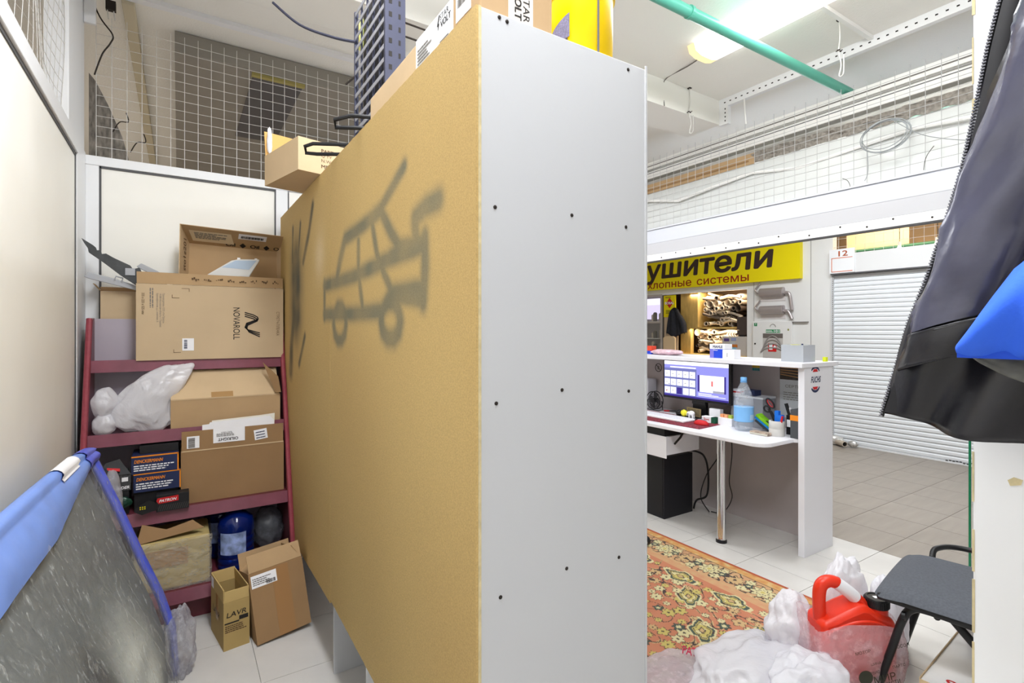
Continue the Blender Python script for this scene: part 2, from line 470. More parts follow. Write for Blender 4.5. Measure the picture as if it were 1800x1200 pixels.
obj('panel_seal', bx(0.594, 0.602, 3.606, 3.613, 0, 2.335), SEAL, wp)
obj('stile', bx(-0.424, -0.366, 3.604, 3.66, 0, 2.345), WHITE, wp, bevel=0.002)
obj('stile', bx(0.524, 0.594, 3.604, 3.66, 0, 2.345), WHITE, wp, bevel=0.002)
obj('panel', bx(0.602, 2.9, 3.612, 3.65, 0, 2.343), CREAM, wp)
obj('top_rail', bx(-0.424, 2.9, 3.600, 3.66, 2.345, 2.396), WHITE, wp, bevel=0.003)

def mesh_net(name, label, place, us, vs, tip, r, group=None, wob=0.0, seed=0, mat=None):
    """welded wire net: straight wires both ways, uprights stick out above the top wire"""
    bm = bmesh.new(); rnd = random.Random(seed)
    for u in us:
        j = rnd.uniform(-1, 1) * wob
        pts = [place(u + j * 0.4 * math.sin(k * 1.9 + u * 9), vs[0] + (vs[-1] + tip - vs[0]) * k / 8) for k in range(9)]
        tube(bm, pts, r, 4, cap=False)
    n = 24 if wob else 6
    for v in vs:
        ph = rnd.uniform(0, 6)
        pts = [place(us[0] + (us[-1] - us[0]) * k / n, v + wob * math.sin(k * 1.7 + ph)) for k in range(n + 1)]
        tube(bm, pts, r, 4, cap=False)
    return obj(name, bm, mat or STEELW, label=label, cat='wire mesh', kind='stuff')
fr = lambda a, b, s: [a + i * s for i in range(int((b - a) / s) + 1)]
mesh_net('wire_mesh', 'white welded wire mesh above the cream back partition', lambda u, v: (u, 3.63 + 0.004 * sin(u * 30), v), fr(-0.381, 1.6, 0.0685), fr(2.40, 3.16, 0.0565), 0.045, 0.0016)
mesh_net('wire_mesh', 'warped wire mesh above the left wall rail', lambda u, v: (-0.455 + 0.012 * sin(u * 8 + v * 5), u, v), fr(0.6, 3.15, 0.062), fr(2.42, 3.3, 0.058), 0.02, 0.0012, wob=0.006, seed=3)
t = thing('loose_wire', 'loose thin wire with a dark plug hanging at the top of the white corner post', 'wire', (-0.38, 3.58, 2.83))
obj('lead', tb(smooth_path([(-0.41, 3.585, 3.28), (-0.36, 3.585, 3.15), (-0.305, 3.585, 3.07), (-0.315, 3.585, 3.02), (-0.35, 3.585, 2.95), (-0.383, 3.585, 2.83)]), 0.004, 6), SCREW, t)
obj('plug', bx(-0.335, -0.29, 3.57, 3.60, 3.20, 3.25), SCREW, t)
for dx in (-0.328, -0.300): obj('pin', tb([(dx, 3.585, 3.20), (dx + 0.006, 3.585, 3.15)], 0.003, 5), STEELW, t)
obj('junction_box', bx(-0.43, -0.375, 3.575, 3.60, 3.10, 3.24), WHITE, t, bevel=0.006)
t = thing('grey_net_bundle', 'grey bundled netting behind the back wire mesh beside the corner post', 'netting', (-0.33, 3.75, 2.4))
obj('bundle', (lambda b: (prism(b, [(-0.42, 2.40), (-0.235, 2.40), (-0.27, 2.55), (-0.335, 2.72), (-0.39, 2.84), (-0.42, 2.88)], (0, 3.75, 0), XP, ZP, 0.05), b)[-1])(bmesh.new()), M('grey_netting', (120, 114, 106), 0.9, var=0.5, scale=60, stretch=(1, 1, 0.3)), t)
for dx, z in ((-0.28, 2.62), (-0.20, 2.52)): obj('stray_wire', tb(smooth_path([(dx - 0.03, 3.66, z - 0.06), (dx, 3.66, z), (dx + 0.04, 3.66, z + 0.01), (dx + 0.03, 3.66, z + 0.06)]), 0.003, 5), SCREW, t)
# ------------------------------------------------------------------ storage cabinet with hardboard back
HB = attr_mat('hardboard', 0.8, var=0.16, scale=260, bump=0.12, bscale=400)
HBC = rgb(199, 171, 114); HBC2 = rgb(189, 159, 104); SPRAY = rgb(112, 112, 96); SPRAY2 = rgb(74, 78, 74)
STROKES = [
(0.011,[(1.395,1.912),(1.487,1.875),(1.6,1.831)]),
(0.014,[(1.6,1.826),(1.791,1.807),(2.015,1.795),(2.081,1.728),(2.133,1.654)]),
(0.012,[(1.583,1.812),(1.506,1.743),(1.435,1.69),(1.336,1.682),(1.251,1.679)]),
(0.015,[(1.308,1.687),(1.316,1.748),(1.244,1.766),(1.164,1.767)]),
(0.014,[(2.344,1.641),(2.09,1.641),(1.858,1.644),(1.536,1.662),(1.422,1.684)]),
(0.013,[(1.536,1.662),(1.391,1.665),(1.262,1.669)]),
(0.010,[(1.838,1.763),(1.838,1.666),(1.817,1.598),(1.791,1.531)]),
(0.010,[(1.685,1.803),(1.633,1.69),(1.567,1.625),(1.506,1.572)]),
(0.014,[(1.251,1.692),(1.247,1.611),(1.262,1.52)]),
(0.010,[(2.344,1.656),(2.344,1.5)]),
(0.014,[(2.344,1.517),(1.901,1.506),(1.583,1.509),(1.506,1.558),(1.273,1.556)]),
(0.011,[(1.506,1.551),(1.289,1.527)]),
(0.013,[(1.999,1.474),(2.016,1.433),(2.061,1.407),(2.119,1.406),(2.168,1.432),(2.187,1.476),(2.168,1.519),(2.119,1.544),(2.061,1.542),(2.016,1.515),(1.999,1.474)]),
(0.015,[(1.426,1.476),(1.441,1.444),(1.481,1.424),(1.533,1.423),(1.577,1.444),(1.594,1.479),(1.577,1.513),(1.533,1.532),(1.481,1.53),(1.441,1.508),(1.426,1.476)]),
(0.012,[(2.581,2.04),(2.67,1.921),(2.806,1.797)]),
(0.010,[(2.879,2.001),(2.94,1.811)]),
(0.011,[(3.086,2.008),(3.103,1.829)]),
(0.075,[(3.003,1.787),(2.987,1.662),(3.003,1.54)]),
(0.025,[(3.052,1.541),(3.12,1.383),(3.155,1.22)]),
(0.010,[(2.764,1.418),(2.91,1.267)])]
SEGS = []
for r, P in STROKES:
    for a, b in zip(P, P[1:]): SEGS.append((r * 1.5, a[0], a[1], b[0], b[1], min(a[0], b[0]) - r * 3.5, max(a[0], b[0]) + r * 3.5, min(a[1], b[1]) - r * 3.5, max(a[1], b[1]) + r * 3.5))
def mixc(a, b, t): return (a[0] + (b[0] - a[0]) * t, a[1] + (b[1] - a[1]) * t, a[2] + (b[2] - a[2]) * t)
def board_colour(y, z):
    n = noise.noise(Vector((y * 2.2, z * 1.6, 0.3)))
    c = mixc(HBC, HBC2, 0.5 + 0.6 * n)
    if y > 1.1 and z > 1.15:
        w = 0.0
        for (r, ay, az, by, bz, y0, y1, z0, z1) in SEGS:
            if y < y0 or y > y1 or z < z0 or z > z1: continue
            dy, dz = by - ay, bz - az; L = dy * dy + dz * dz
            t = 0 if L == 0 else max(0, min(1, ((y - ay) * dy + (z - az) * dz) / L))
            d = math.hypot(y - ay - dy * t, z - az - dz * t) / r
            q = 1.0 if d < 0.75 else max(0.0, 1 - (d - 0.75) / 1.9) ** 2
            w = max(w, q)
        if w > 0:
            w *= 0.78 + 0.25 * noise.noise(Vector((y * 9, z * 9, 4)))
            c = mixc(c, SPRAY2 if y > 2.5 else SPRAY, min(1, w))
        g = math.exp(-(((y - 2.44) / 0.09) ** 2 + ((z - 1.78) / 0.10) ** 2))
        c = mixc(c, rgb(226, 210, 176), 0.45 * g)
    return c
XF = 0.5416
cab = thing('storage_cabinet', 'tall storage cabinet with sprayed car graffiti on its hardboard back and plain grey-white side', 'cabinet', (0.8, 2.2, 0))
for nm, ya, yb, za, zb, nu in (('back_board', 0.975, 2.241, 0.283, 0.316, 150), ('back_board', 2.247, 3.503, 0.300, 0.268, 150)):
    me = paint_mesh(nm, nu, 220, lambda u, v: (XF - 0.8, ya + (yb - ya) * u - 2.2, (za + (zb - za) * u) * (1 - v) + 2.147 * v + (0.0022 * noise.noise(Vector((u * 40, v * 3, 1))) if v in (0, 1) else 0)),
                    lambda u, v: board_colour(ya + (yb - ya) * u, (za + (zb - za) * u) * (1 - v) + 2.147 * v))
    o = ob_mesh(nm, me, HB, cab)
    s = o.modifiers.new('thickness', 'SOLIDIFY'); s.thickness = 0.006; s.offset = -1
    INV[o.name] = INV[cab.name]
obj('side_panel', bx(XF + 0.006, 1.054, 0.975, 0.991, 0, 2.146), LAMWHITE, cab, bevel=0.0015)
obj('edge_strip', bx(XF - 0.0005, XF + 0.0065, 0.9735, 0.9755, 0.28, 2.147), CHIPCORE, cab)
obj('corner_strip', bx(1.050, 1.056, 0.972, 0.975, 0, 2.155), LAMWHITE, cab)
obj('top_panel', bx(XF + 0.006, 1.054, 0.991, 3.5, 2.130, 2.146), LAMWHITE, cab)
for y in (2.236, 3.487): obj('foot_panel', bx(XF + 0.008, 1.054, y, y + 0.016, 0, 2.13), LAMWHITE, cab, bevel=0.001)
obj('plinth_panel', bx(0.600, 1.05, 1.945, 1.961, 0, 0.29), WHITE, cab)
obj('bottom_shelf', bx(XF + 0.008, 1.05, 0.992, 2.23, 0.30, 0.316), LAMWHITE, cab)
obj('bottom_shelf', bx(XF + 0.008, 1.05, 2.255, 3.485, 0.30, 0.316), LAMWHITE, cab)
smr = bmesh.new(); lathe(smr, [(0.0045, 0), (0.0045, 0.0012), (0.003, 0.0022), (0.0, 0.0024)], 10)
sm = bpy.data.meshes.new('screw'); smr.to_mesh(sm); smr.free(); sm.materials.append(SCREW)
def screw(x, y, z, rot, s=1):
    o = bpy.data.objects.new('screw', sm); link(o); o.parent = cab
    o.location = (x - 0.8, y - 2.2, z); o.rotation_euler = rot; o.scale = (s, s, 1)
for x, z in [(0.583,1.718),(0.799,1.726),(0.98,1.717),(0.586,1.288),(0.769,1.306),(0.99,1.289),(0.597,0.86),(0.783,0.877),(0.955,0.863),(0.594,2.137),(0.988,2.129),(0.614,2.134)]:
    screw(x, 0.975, z, (pi / 2, 0, 0), 1.0 if x != 0.831 else 0.5)
for y, z in [(2.225,1.851),(2.225,1.726),(2.225,1.555),(2.234,1.46),(2.234,1.162),(2.234,0.947),(2.124,0.82),(2.234,0.732),(2.16,0.447),(1.044,1.733),(0.995,1.446),(1.001,1.147),(1.006,0.761),(2.91,0.785),(2.23,0.371),(1.063,2.134),(1.667,2.127),(2.91,2.135),(3.461,2.129),(2.234,2.046),(2.178,2.124)]:
    screw(XF, y, z, (0, -pi / 2, 0), 0.9)

# ------------------------------------------------------------------ cartons
def carton(name, label, cat, loc, rot, sx, sy, sz, mat, flaps=(), inside=None, t=0.004, group=None, top=False, bottom=True):
    """corrugated box, origin at the bottom front left corner; flaps: (side, length, degrees outward from upright)"""
    r = thing(name, label, cat, loc, rot, group)
    bm = bmesh.new()
    if bottom: box(bm, 0, sx, 0, sy, 0, t)
    box(bm, 0, sx, 0, t, t, sz); box(bm, 0, sx, sy - t, sy, t, sz)
    box(bm, 0, t, t, sy - t, t, sz); box(bm, sx - t, sx, t, sy - t, t, sz)
    if top: box(bm, 0.001, sx - 0.001, 0.001, sy - 0.001, sz - t, sz - 0.0005)
    obj('body', bm, mat, r, world=False)
    for side, L, deg in flaps:
        a = radians(deg); bm = bmesh.new()
        if side == 'front': m = Matrix.Translation((0, 0, sz)) @ Matrix.Rotation(a, 4, 'X'); box(bm, 0.003, sx - 0.003, 0, t, 0.001, L, m)
        if side == 'back': m = Matrix.Translation((0, sy, sz)) @ Matrix.Rotation(-a, 4, 'X'); box(bm, 0.003, sx - 0.003, -t, 0, 0.001, L, m)
        if side == 'left': m = Matrix.Translation((0, 0, sz)) @ Matrix.Rotation(-a, 4, 'Y'); box(bm, 0, t, 0.003, sy - 0.003, 0.001, L, m)
        if side == 'right': m = Matrix.Translation((sx, 0, sz)) @ Matrix.Rotation(a, 4, 'Y'); box(bm, -t, 0, 0.003, sy - 0.003, 0.001, L, m)
        obj('flap', bm, inside or mat, r, world=False)
    return r
def local(o):
    """from here on the helpers take this thing's own coordinates"""
    INV[o.name] = Matrix.Identity(4); return o

# ------------------------------------------------------------------ burgundy display rack
rk = thing('display_rack', 'burgundy metal display rack with slanted sides and four shelves in the left corner', 'shelf', (0.07, 3.3, 0))
def yfront(z): return 3.42 - (1.5 - z) * 0.32
for x0, x1 in ((-0.40, -0.372), (0.512, 0.536)):
    bm = bmesh.new(); prism(bm, [(-3.495, 0), (-yfront(0) + 0.0, 0), (-yfront(1.5), 1.5), (-3.495, 1.51)], (x0, 0, 0), YN, ZP, -(x1 - x0))
    up = obj('side_upright', bm, BURG, rk, bevel=0.003)
    obj('front_edge', tb([(0.5 * (x0 + x1), yfront(0) - 0.006, 0.0), (0.5 * (x0 + x1), yfront(1.5) - 0.006, 1.505)], 0.013, 8), M('worn_burgundy', (150, 66, 78), 0.4, var=0.1, scale=40), up)
obj('back_panel', bx(-0.372, 0.512, 3.485, 3.495, 0.1, 1.507), M('mauve_grey_panel', (176, 168, 180), 0.4, var=0.03), rk)
STRIP = M('price_strip_plastic', (132, 78, 92), 0.15, var=0.12, scale=10)
for zt in (1.285, 0.925, 0.545, 0.175):
    yf = yfront(zt)
    s = obj('shelf', bx(-0.372, 0.512, yf, 3.485, zt - 0.02, zt), BURG, rk, bevel=0.001)
    bm = bmesh.new()
    prism(bm, [(0, 0), (0.884, 0), (0.884, 0.062), (0, 0.062)], (-0.372, yf - 0.004, zt - 0.055), XP, (0, 0.12, 1), 0.004)
    q = obj('price_strip', bm, STRIP, s)
    obj('strip_rim', bx(-0.372, 0.512, yf - 0.008, yf + 0.002, zt - 0.060, zt - 0.053), BURG, q) if False else None
obj('kick_plate', bx(-0.372, 0.512, 3.07, 3.08, 0, 0.118), BURG, rk, bevel=0.001)

# top shelf
t = carton('stretch_film_carton', 'large open brown carton printed NOVAROLL on the top rack shelf', 'box', (-0.187, 3.338, 1.287), (0, 0, 0), 0.712, 0.142, 0.405, CARD_N, flaps=[('front', 0.062, 6)], inside=CARD)
txt('NOVAROLL', INK, t, (0.262, 3.3375, 1.575), ZN, XP, 0.182, 0.033, bold=0.006)
bm = bmesh.new()
for off in (0, 0.011, 0.022):
    ox, oz = 0.300, 1.575 - off
    P = [(0.085, 0), (0.03, 0.0), (0.0, -0.012)]
    tubep = [(0.321, 1.548 - off), (0.366, 1.534 - off), (0.386 - off * 0.5, 1.522 - off * 0.8), (0.390 - off * 0.2, 1.510 - off * 0.45), (0.330 + off * 0.2, 1.480 - off * 0.55 + 0.006), (0.322 + off * 0.4, 1.462 - off * 0.2), (0.336 + off * 0.3, 1.449 - off * 0.6), (0.398, 1.430 - off)]
    for a, b in zip(tubep, tubep[1:]):
        d = Vector((b[0] - a[0], 0, b[1] - a[1])); d.normalize(); nrm = Vector((-d.z, 0, d.x))
        prism(bm, [(-0.001, -0.0032), ((Vector((b[0], 0, b[1])) - Vector((a[0], 0, a[1]))).length + 0.001, -0.0032), ((Vector((b[0], 0, b[1])) - Vector((a[0], 0, a[1]))).length + 0.001, 0.0032), (-0.001, 0.0032)], (a[0], 3.3375, a[1]), d, nrm, -0.0007)
obj('printed_emblem', bm, INK, t)
txt('СТРЕТЧ-ПЛЕНКА', BROWNINK, t, (0.487, 3.3375, 1.554), ZN, XP, 0.14, 0.017)
txt('335 x 225 x 525 мм', BROWNINK, t, (-0.163, 3.3375, 1.643), ZN, XP, 0.112, 0.012, bold=0.01)
txt('Производитель: ООО «ттн-Прокси»\n141008 Московская область, г. Пушкино\nКраснофлотская, д. 2, комплекс А', GREYINK, t, (-0.102, 3.3375, 1.643), ZN, XP, 0.18, 0.04)
obj('small_print', lines((-0.128, 3.3377, 1.67), ZN, XP, 0.15, 0.02, 2, 3), GREYINK, t)
bm = bmesh.new()
for (x, z, sx_, sz_) in ((0.048, 1.672, -1, -1), (-0.03, 1.620, 1, 1), (0.055, 1.385, -1, -1), (-0.023, 1.325, 1, 1)):
    plate(bm, (x if sx_ > 0 else x - 0.034, 3.3377, z), XP, ZP, 0.034, 0.0022); plate(bm, (x, 3.3377, z if sz_ > 0 else z - 0.016), XP, ZP, 0.0022, 0.018)
obj('corner_marks', bm, BROWNINK, t)
fl = [c for c in t.children if c.name.startswith('flap')][0]
bm = bmesh.new(); rnd = random.Random(5)
for k in range(8):
    x = 0.06 + k * 0.058
    for q in range(4): plate(bm, (x + 0.009 * q, 3.3315, 1.722 + rnd.uniform(-0.006, 0.004)), XP, ZP, rnd.uniform(0.004, 0.009), rnd.uniform(0.004, 0.012))
obj('handling_symbols', bm, BROWNINK, t)
lb = obj('label', pl((0.017, 3.3374, 1.335), XP, ZP, 0.054, 0.067), PAPER, t)
obj('barcode', bars((0.025, 3.3366, 1.394), ZN, XP, 0.05, 0.015, 16), NAVY, lb)
t = carton('tall_plain_carton', 'narrow open carton behind the rack, its plain side left of the large NOVAROLL carton', 'box', (-0.350, 3.505, 0), (0, 0, 0), 0.26, 0.09, 1.655, CARD_N, flaps=[('left', 0.05, 40), ('front', 0.035, 60)], inside=CARD)
# tray box with the oil drops
t = thing('oil_carton', 'shallow brown carton lying on edge with oil-drop lettering inside, above the NOVAROLL carton', 'box', (0.0, 3.40, 1.755))
local(t); W, D, Hh = 0.568, 0.15, 0.272
RIM = [(0.0, 0, 0.0), (W, 0, 0.0), (W, 0, Hh - 0.012), (0.005, 0, Hh + 0.008)]
BCK = [(0.045, D, 0.0), (W - 0.045, D, 0.0), (W - 0.045, D, Hh - 0.085), (0.05, D, Hh - 0.072)]
def wall4(a, b, c, d, th=0.004):
    bm = bmesh.new(); P = [Vector(p) for p in (a, b, c, d)]; n = (P[1] - P[0]).cross(P[3] - P[0]).normalized() * th
    A = [bm.verts.new(p) for p in P]; B = [bm.verts.new(p + n) for p in P]
    bm.faces.new(A[::-1]); bm.faces.new(B)
    for i in range(4): bm.faces.new((A[i], A[(i + 1) % 4], B[(i + 1) % 4], B[i]))
    return bm
obj('back_wall', wall4(*BCK), CARD, t)
obj('lower_side', wall4(RIM[0], RIM[1], BCK[1], BCK[0]), CARD, t); obj('right_side', wall4(RIM[1], RIM[2], BCK[2], BCK[1]), CARD_L, t)
obj('upper_side', wall4(RIM[2], RIM[3], BCK[3], BCK[2]), CARD, t); obj('left_side', wall4(RIM[3], RIM[0], BCK[0], BCK[3]), CARD_L, t)
def on_side(a, b, c, d, s, q):
    a, b, c, d = map(Vector, (a, b, c, d)); return (a * (1 - s) + b * s) * (1 - q) + (d * (1 - s) + c * s) * q
UP = (RIM[3], RIM[2], BCK[2], BCK[3]); LF = (RIM[3], RIM[0], BCK[0], BCK[3])
def frame_on(S, s, q, off):
    o = on_side(*S, s, q); x = (on_side(*S, s + 0.1, q) - o).normalized(); y = (on_side(*S, s, q - 0.2) - o).normalized(); n = x.cross(y).normalized()
    return o + n * off, x, y
INS = Vector((W / 2, D * 0.2, Hh / 2))
def side_sign(S):
    o = on_side(*S, 0.5, 0.5); n = frame_on(S, 0.5, 0.5, 1)[0] - o
    return 0.006 if n.dot(INS - o) > 0 else -0.006
sgn = side_sign(UP)
o, x, y = frame_on(UP, 0.40, 0.95, sgn); txt('Oil ♦ Oil ♦ Oi', INK, t, o, x, y, 0.30, 0.045, bold=0.03)
o, x, y = frame_on(UP, 0.06, 0.80, sgn); lb = obj('label', wall4(o, o + x * 0.21, o + x * 0.21 + y * 0.10, o + y * 0.10, 0.0005), M('kraft_label', (222, 204, 172), 0.8), t)
o, x, y = frame_on(UP, 0.10, 0.62, sgn * 1.25); obj('small_print', lines(o, x, y, 0.17, 0.06, 5, 4), GREYINK, lb)
o, x, y = frame_on(UP, 0.52, 0.42, sgn); lb = obj('label', wall4(o, o + x * 0.15, o + x * 0.15 + y * 0.05, o + y * 0.05, 0.0005), PAPER, t)
o, x, y = frame_on(UP, 0.545, 0.36, sgn * 1.25); obj('barcode', bars(o, x, y, 0.12, 0.022, 26), INK, lb)
s2 = side_sign(LF)
o, x, y = frame_on(LF, 0.88, 0.62, s2); txt('sto1z201', BROWNINK, t, o, (-Vector(x)), y, 0.18, 0.045)

# plastic car trims standing in the cartons
DARKPL = M('scuffed_dark_plastic', (70, 72, 74), 0.5, var=0.2, scale=30)
GREYPL = M('grey_trim_plastic', (176, 178, 184), 0.4)
t = thing('dark_trim_bracket', 'dark grey car bracket with notches poking up beside the left wall', 'car part', (-0.2, 3.43, 1.7))
def ribbon(up, lo, y, th): return [(a[0], a[1]) for a in up] + [(a[0], a[1]) for a in lo[::-1]]
P = [(-0.418,1.918),(-0.372,1.886),(-0.36,1.875),(-0.356,1.86),(-0.34,1.862),(-0.336,1.842),(-0.318,1.846),(-0.284,1.825),(-0.215,1.79),(-0.205,1.772),(-0.175,1.782),(-0.168,1.762),(-0.12,1.745),(-0.055,1.715),(-0.05,1.675),(-0.12,1.672),(-0.165,1.690),(-0.19,1.685),(-0.26,1.738),(-0.33,1.80),(-0.388,1.846),(-0.392,1.868),(-0.405,1.890)]
obj('shell', pr([(a, b) for a, b in P], (0, 3.435, 0), XP, ZP, 0.022), DARKPL, t, bevel=0.002)
obj('pocket', bx(-0.237, -0.195, 3.408, 3.413, 1.738, 1.775), GREYPL, t)
bm = bmesh.new()
for k in range(5): box(bm, -0.15 + k * 0.017, -0.141 + k * 0.017, 3.408, 3.414, 1.697 - k * 0.002, 1.712 - k * 0.002)
obj('slots', bm, INK, t)
obj('long_hook', tb(smooth_path([(-0.155, 3.42, 1.680), (-0.12, 3.42, 1.670), (-0.09, 3.42, 1.683), (-0.07, 3.42, 1.672)]), 0.005, 6), DARKPL, t)
def rail(name, label, a, b, w, h, mat, tabs):
    t = thing(name, label, 'car part', (a[0], a[1], a[2] - 0.02))
    A, B = Vector(a), Vector(b); d = B - A; L = d.length; d.normalize()
    n = Vector((-d.z, 0, d.x))
    bm = bmesh.new(); prism(bm, [(0, -h), (0.02, -h * 1.2), (L, -h * 0.8), (L, h * 0.4), (L * 0.4, h * 1.0), (0.01, h * 0.8)], A + Vector((0, w / 2, 0)), d, n, -w)
    obj('rail', bm, mat, t, bevel=0.003)
    for s in tabs:
        bm = bmesh.new(); tube(bm, [A + d * (s * L) + n * h * 0.8, A + d * (s * L) + n * (h * 0.8 + 0.016), A + d * (s * L + 0.03) + n * (h * 0.8 + 0.016), A + d * (s * L + 0.03) + n * h * 0.8], 0.004, 6)
        obj('tab', bm, mat, t)
    return t
rail('grey_trim_rail', 'light grey plastic car trim strip pointing left towards the wall, the lower one', (-0.405, 3.42, 1.738), (-0.12, 3.44, 1.655), 0.02, 0.016, GREYPL, (0.42,))
rail('grey_trim_rail', 'light grey plastic car trim strip lying over the dark bracket, the upper one', (-0.182, 3.40, 1.800), (0.015, 3.42, 1.690), 0.02, 0.014, GREYPL, (0.6, 0.8))
t = thing('mirror_cover_trim', 'slanted pale grey car trim piece standing in the NOVAROLL carton before the oil tray', 'car part', (0.26, 3.37, 1.5))
obj('shell', pr([(0.02, 1.66), (0.27, 1.66), (0.345, 1.755), (0.402, 1.858), (0.395, 1.862), (0.29, 1.855), (0.255, 1.845), (0.145, 1.765)], (0, 3.375, 0), XP, ZP, 0.012), M('pale_grey_plastic', (214, 214, 212), 0.35), t, bevel=0.004)
obj('recess', pr([(0.205, 1.803), (0.275, 1.846), (0.385, 1.853), (0.345, 1.797)], (0, 3.3628, 0), XP, ZP, 0.001), M('blue_grey_film', (178, 196, 216), 0.2), t)
obj('clips', (lambda b: (box(b, 0.285, 0.30, 3.366, 3.376, 1.853, 1.864), box(b, 0.375, 0.388, 3.366, 3.376, 1.858, 1.866), b)[-1])(bmesh.new()), PAPER, t)

# second shelf
t = carton('taped_carton', 'big closed brown carton with a slanting taped lid on the second rack shelf', 'box', (-0.035, 3.252, 0.9255), (0, 0, 0), 0.53, 0.225, 0.155, CARD, top=False)
local(t)
bm = bmesh.new(); prism(bm, [(0, 0.155), (0.12, 0.30), (0.225, 0.315), (0.225, 0.155)], (0.0, 0, 0), YP, ZP, 0.525)
obj('lid', bm, CARD_L, t, bevel=0.002)
obj('tape', pr([(0.185, 0), (0.29, 0), (0.29, 0.187), (0.185, 0.187)], (0, -0.001, 0.1555), XP, (0, 0.12, 0.145), 0.0008), TAPE, t)
bm = bmesh.new(); prism(bm, [(0, 0), (0.03, 0), (0.06, 0.09), (0.018, 0.17)], (0.505, -0.01, 0.165), (0.9, -0.5, 0), (-0.45, 0.35, 1), 0.004)
obj('flap', bm, CARD_D, t)
obj('crease', bx(0.002, 0.523, -0.0015, 0.004, 0.150, 0.157), CARD_L, t)
PBAG = film('white_plastic_bag', (250, 250, 255), 0.88, 0.2, bump=0.9, bscale=7, thin=0.42, twist=2.6)
def bag(name, label, bm, group=None, loc=(0, 0, 0), mat=None):
    r = thing(name, label, 'bag', loc, group=group)
    obj('film', bm, mat or PBAG, r, smooth='all'); return r
bm = crumple((-0.155, 3.30, 1.045), (0.125, 0.055, 0.12), 2, 0.25, 1.7, 5, 0.926, 0.16)
for v in bm.verts:
    k = max(0, (v.co.z - 1.02) / 0.14); v.co.x += 0.10 * k * k + 0.03 * k; v.co.z += 0.075 * k; v.co.y += 0.02 * k
bag('plastic_bag', 'tall crumpled white plastic bag slumping right on the second rack shelf', bm, loc=(-0.14, 3.30, 0.926))
bag('plastic_bag', 'small knotted white plastic bag at the left end of the second rack shelf', crumple((-0.312, 3.30, 1.075), (0.050, 0.05, 0.072), 5, 0.2, 2.2, 4, None, 0.15), loc=(-0.31, 3.30, 1.0))
bag('plastic_bag', 'lowest small white plastic bundle under the knotted bag on the second rack shelf', crumple((-0.312, 3.29, 0.972), (0.046, 0.05, 0.052), 9, 0.2, 2.5, 4, 0.926, 0.15), loc=(-0.31, 3.29, 0.926))

# third shelf
t = carton('mastic_carton', 'open brown carton with an OILRIGHT label upside down on the third rack shelf', 'box', (0.010, 3.172, 0.546), (radians(-0.5), 0, 0), 0.492, 0.26, 0.272, CARD_D, flaps=[('front', 0.102, 0)], inside=CARD_D)
local(t)
obj('crease', bx(0.002, 0.49, -0.002, 0.003, 0.268, 0.274), CARD_L, t)
YF = 0.0075
lb = obj('label', pl((0.145, YF - 0.009, 0.30), XP, ZP, 0.15, 0.075), PAPER, t)
txt('OILRIGHT', INK, lb, (0.262, YF - 0.0105, 0.324), XN, ZN, 0.095, 0.015, bold=0.03)
txt('МАСТИКА', INK, lb, (0.232, YF - 0.0105, 0.357), XN, ZN, 0.05, 0.008)
obj('small_print', lines((0.16, YF - 0.0105, 0.333), XP, ZP, 0.12, 0.018, 3, 8), GREYINK, lb)
lb = obj('label', pl((0.026, YF - 0.009, 0.285), XP, ZP, 0.056, 0.062), PAPER, t)
obj('barcode', bars((0.032, YF - 0.0105, 0.339), ZN, XP, 0.05, 0.03, 18, 3), GREYINK, lb)
lb = obj('label', pl((0.345, YF - 0.009, 0.293), (1, 0, 0.13), (-0.13, 0, 1), 0.065, 0.055), PAPER, t)
obj('handwriting', lines((0.352, YF - 0.0105, 0.302), (1, 0, 0.13), (-0.13, 0, 1), 0.05, 0.045, 3, 6, 0.35), NAVY, lb)
t = thing('folded_papers', 'folded white papers sticking up behind the flap of the OILRIGHT carton', 'paper', (0.27, 3.196, 0.86))
obj('sheet', pr([(0.105, 0.84), (0.45, 0.84), (0.452, 0.943), (0.43, 0.967), (0.14, 0.957), (0.137, 0.948), (0.105, 0.946)], (0, 3.184, 0), XP, ZP, 0.003), PAPER, t)
obj('sheet', pr([(0.15, 0.84), (0.455, 0.84), (0.458, 0.978), (0.38, 0.972), (0.15, 0.963)], (0, 3.2, 0), XP, ZP, 0.003), M('cream_paper', (236, 232, 222), 0.7), t)
def small_box(name, label, x0, x1, y0, y1, z0, z1, mat, cat='box', group=None, rotz=0):
    r = thing(name, label, cat, (x0, y0, z0), (0, 0, rotz), group); local(r)
    obj('carton', bx(0, x1 - x0, 0, y1 - y0, 0, z1 - z0), mat, r, bevel=0.0012)
    return r, x1 - x0, z1 - z0
for i, (x0, z0, lab) in enumerate(((-0.196, 0.735, 'navy DENCKERMANN parts box on top of its twin on the third rack shelf'), (-0.187, 0.643, 'navy DENCKERMANN parts box under its twin, behind the PATRON box'))):
    r, w, h = small_box('brake_pad_box', lab, x0, x0 + 0.196, 3.155, 3.36, z0, z0 + (0.086 if i == 0 else 0.091), NAVY, group='DENCKERMANN boxes on the third rack shelf')
    obj('orange_edge', (lambda b: (box(b, 0, w, -0.0008, 0.01, h - 0.004, h + 0.0005), box(b, w - 0.005, w + 0.0005, -0.0008, 0.01, 0, h), b)[-1])(bmesh.new()), ORANGE, r)
    txt('DENCKERMANN', ORANGE, r, (0.012, -0.0012, h * 0.62), XP, ZP, 0.118, 0.016, bold=0.03, shear=0.25)
    obj('small_print', lines((0.01, -0.001, h * 0.17), XP, ZP, w * 0.86, h * 0.38, 3, 11 + i), PAPER, r)
small_box('black_parts_box', 'plain black parts box at the bottom under the navy boxes', -0.185, -0.005, 3.17, 3.36, 0.546, 0.642, BLACKSATIN)
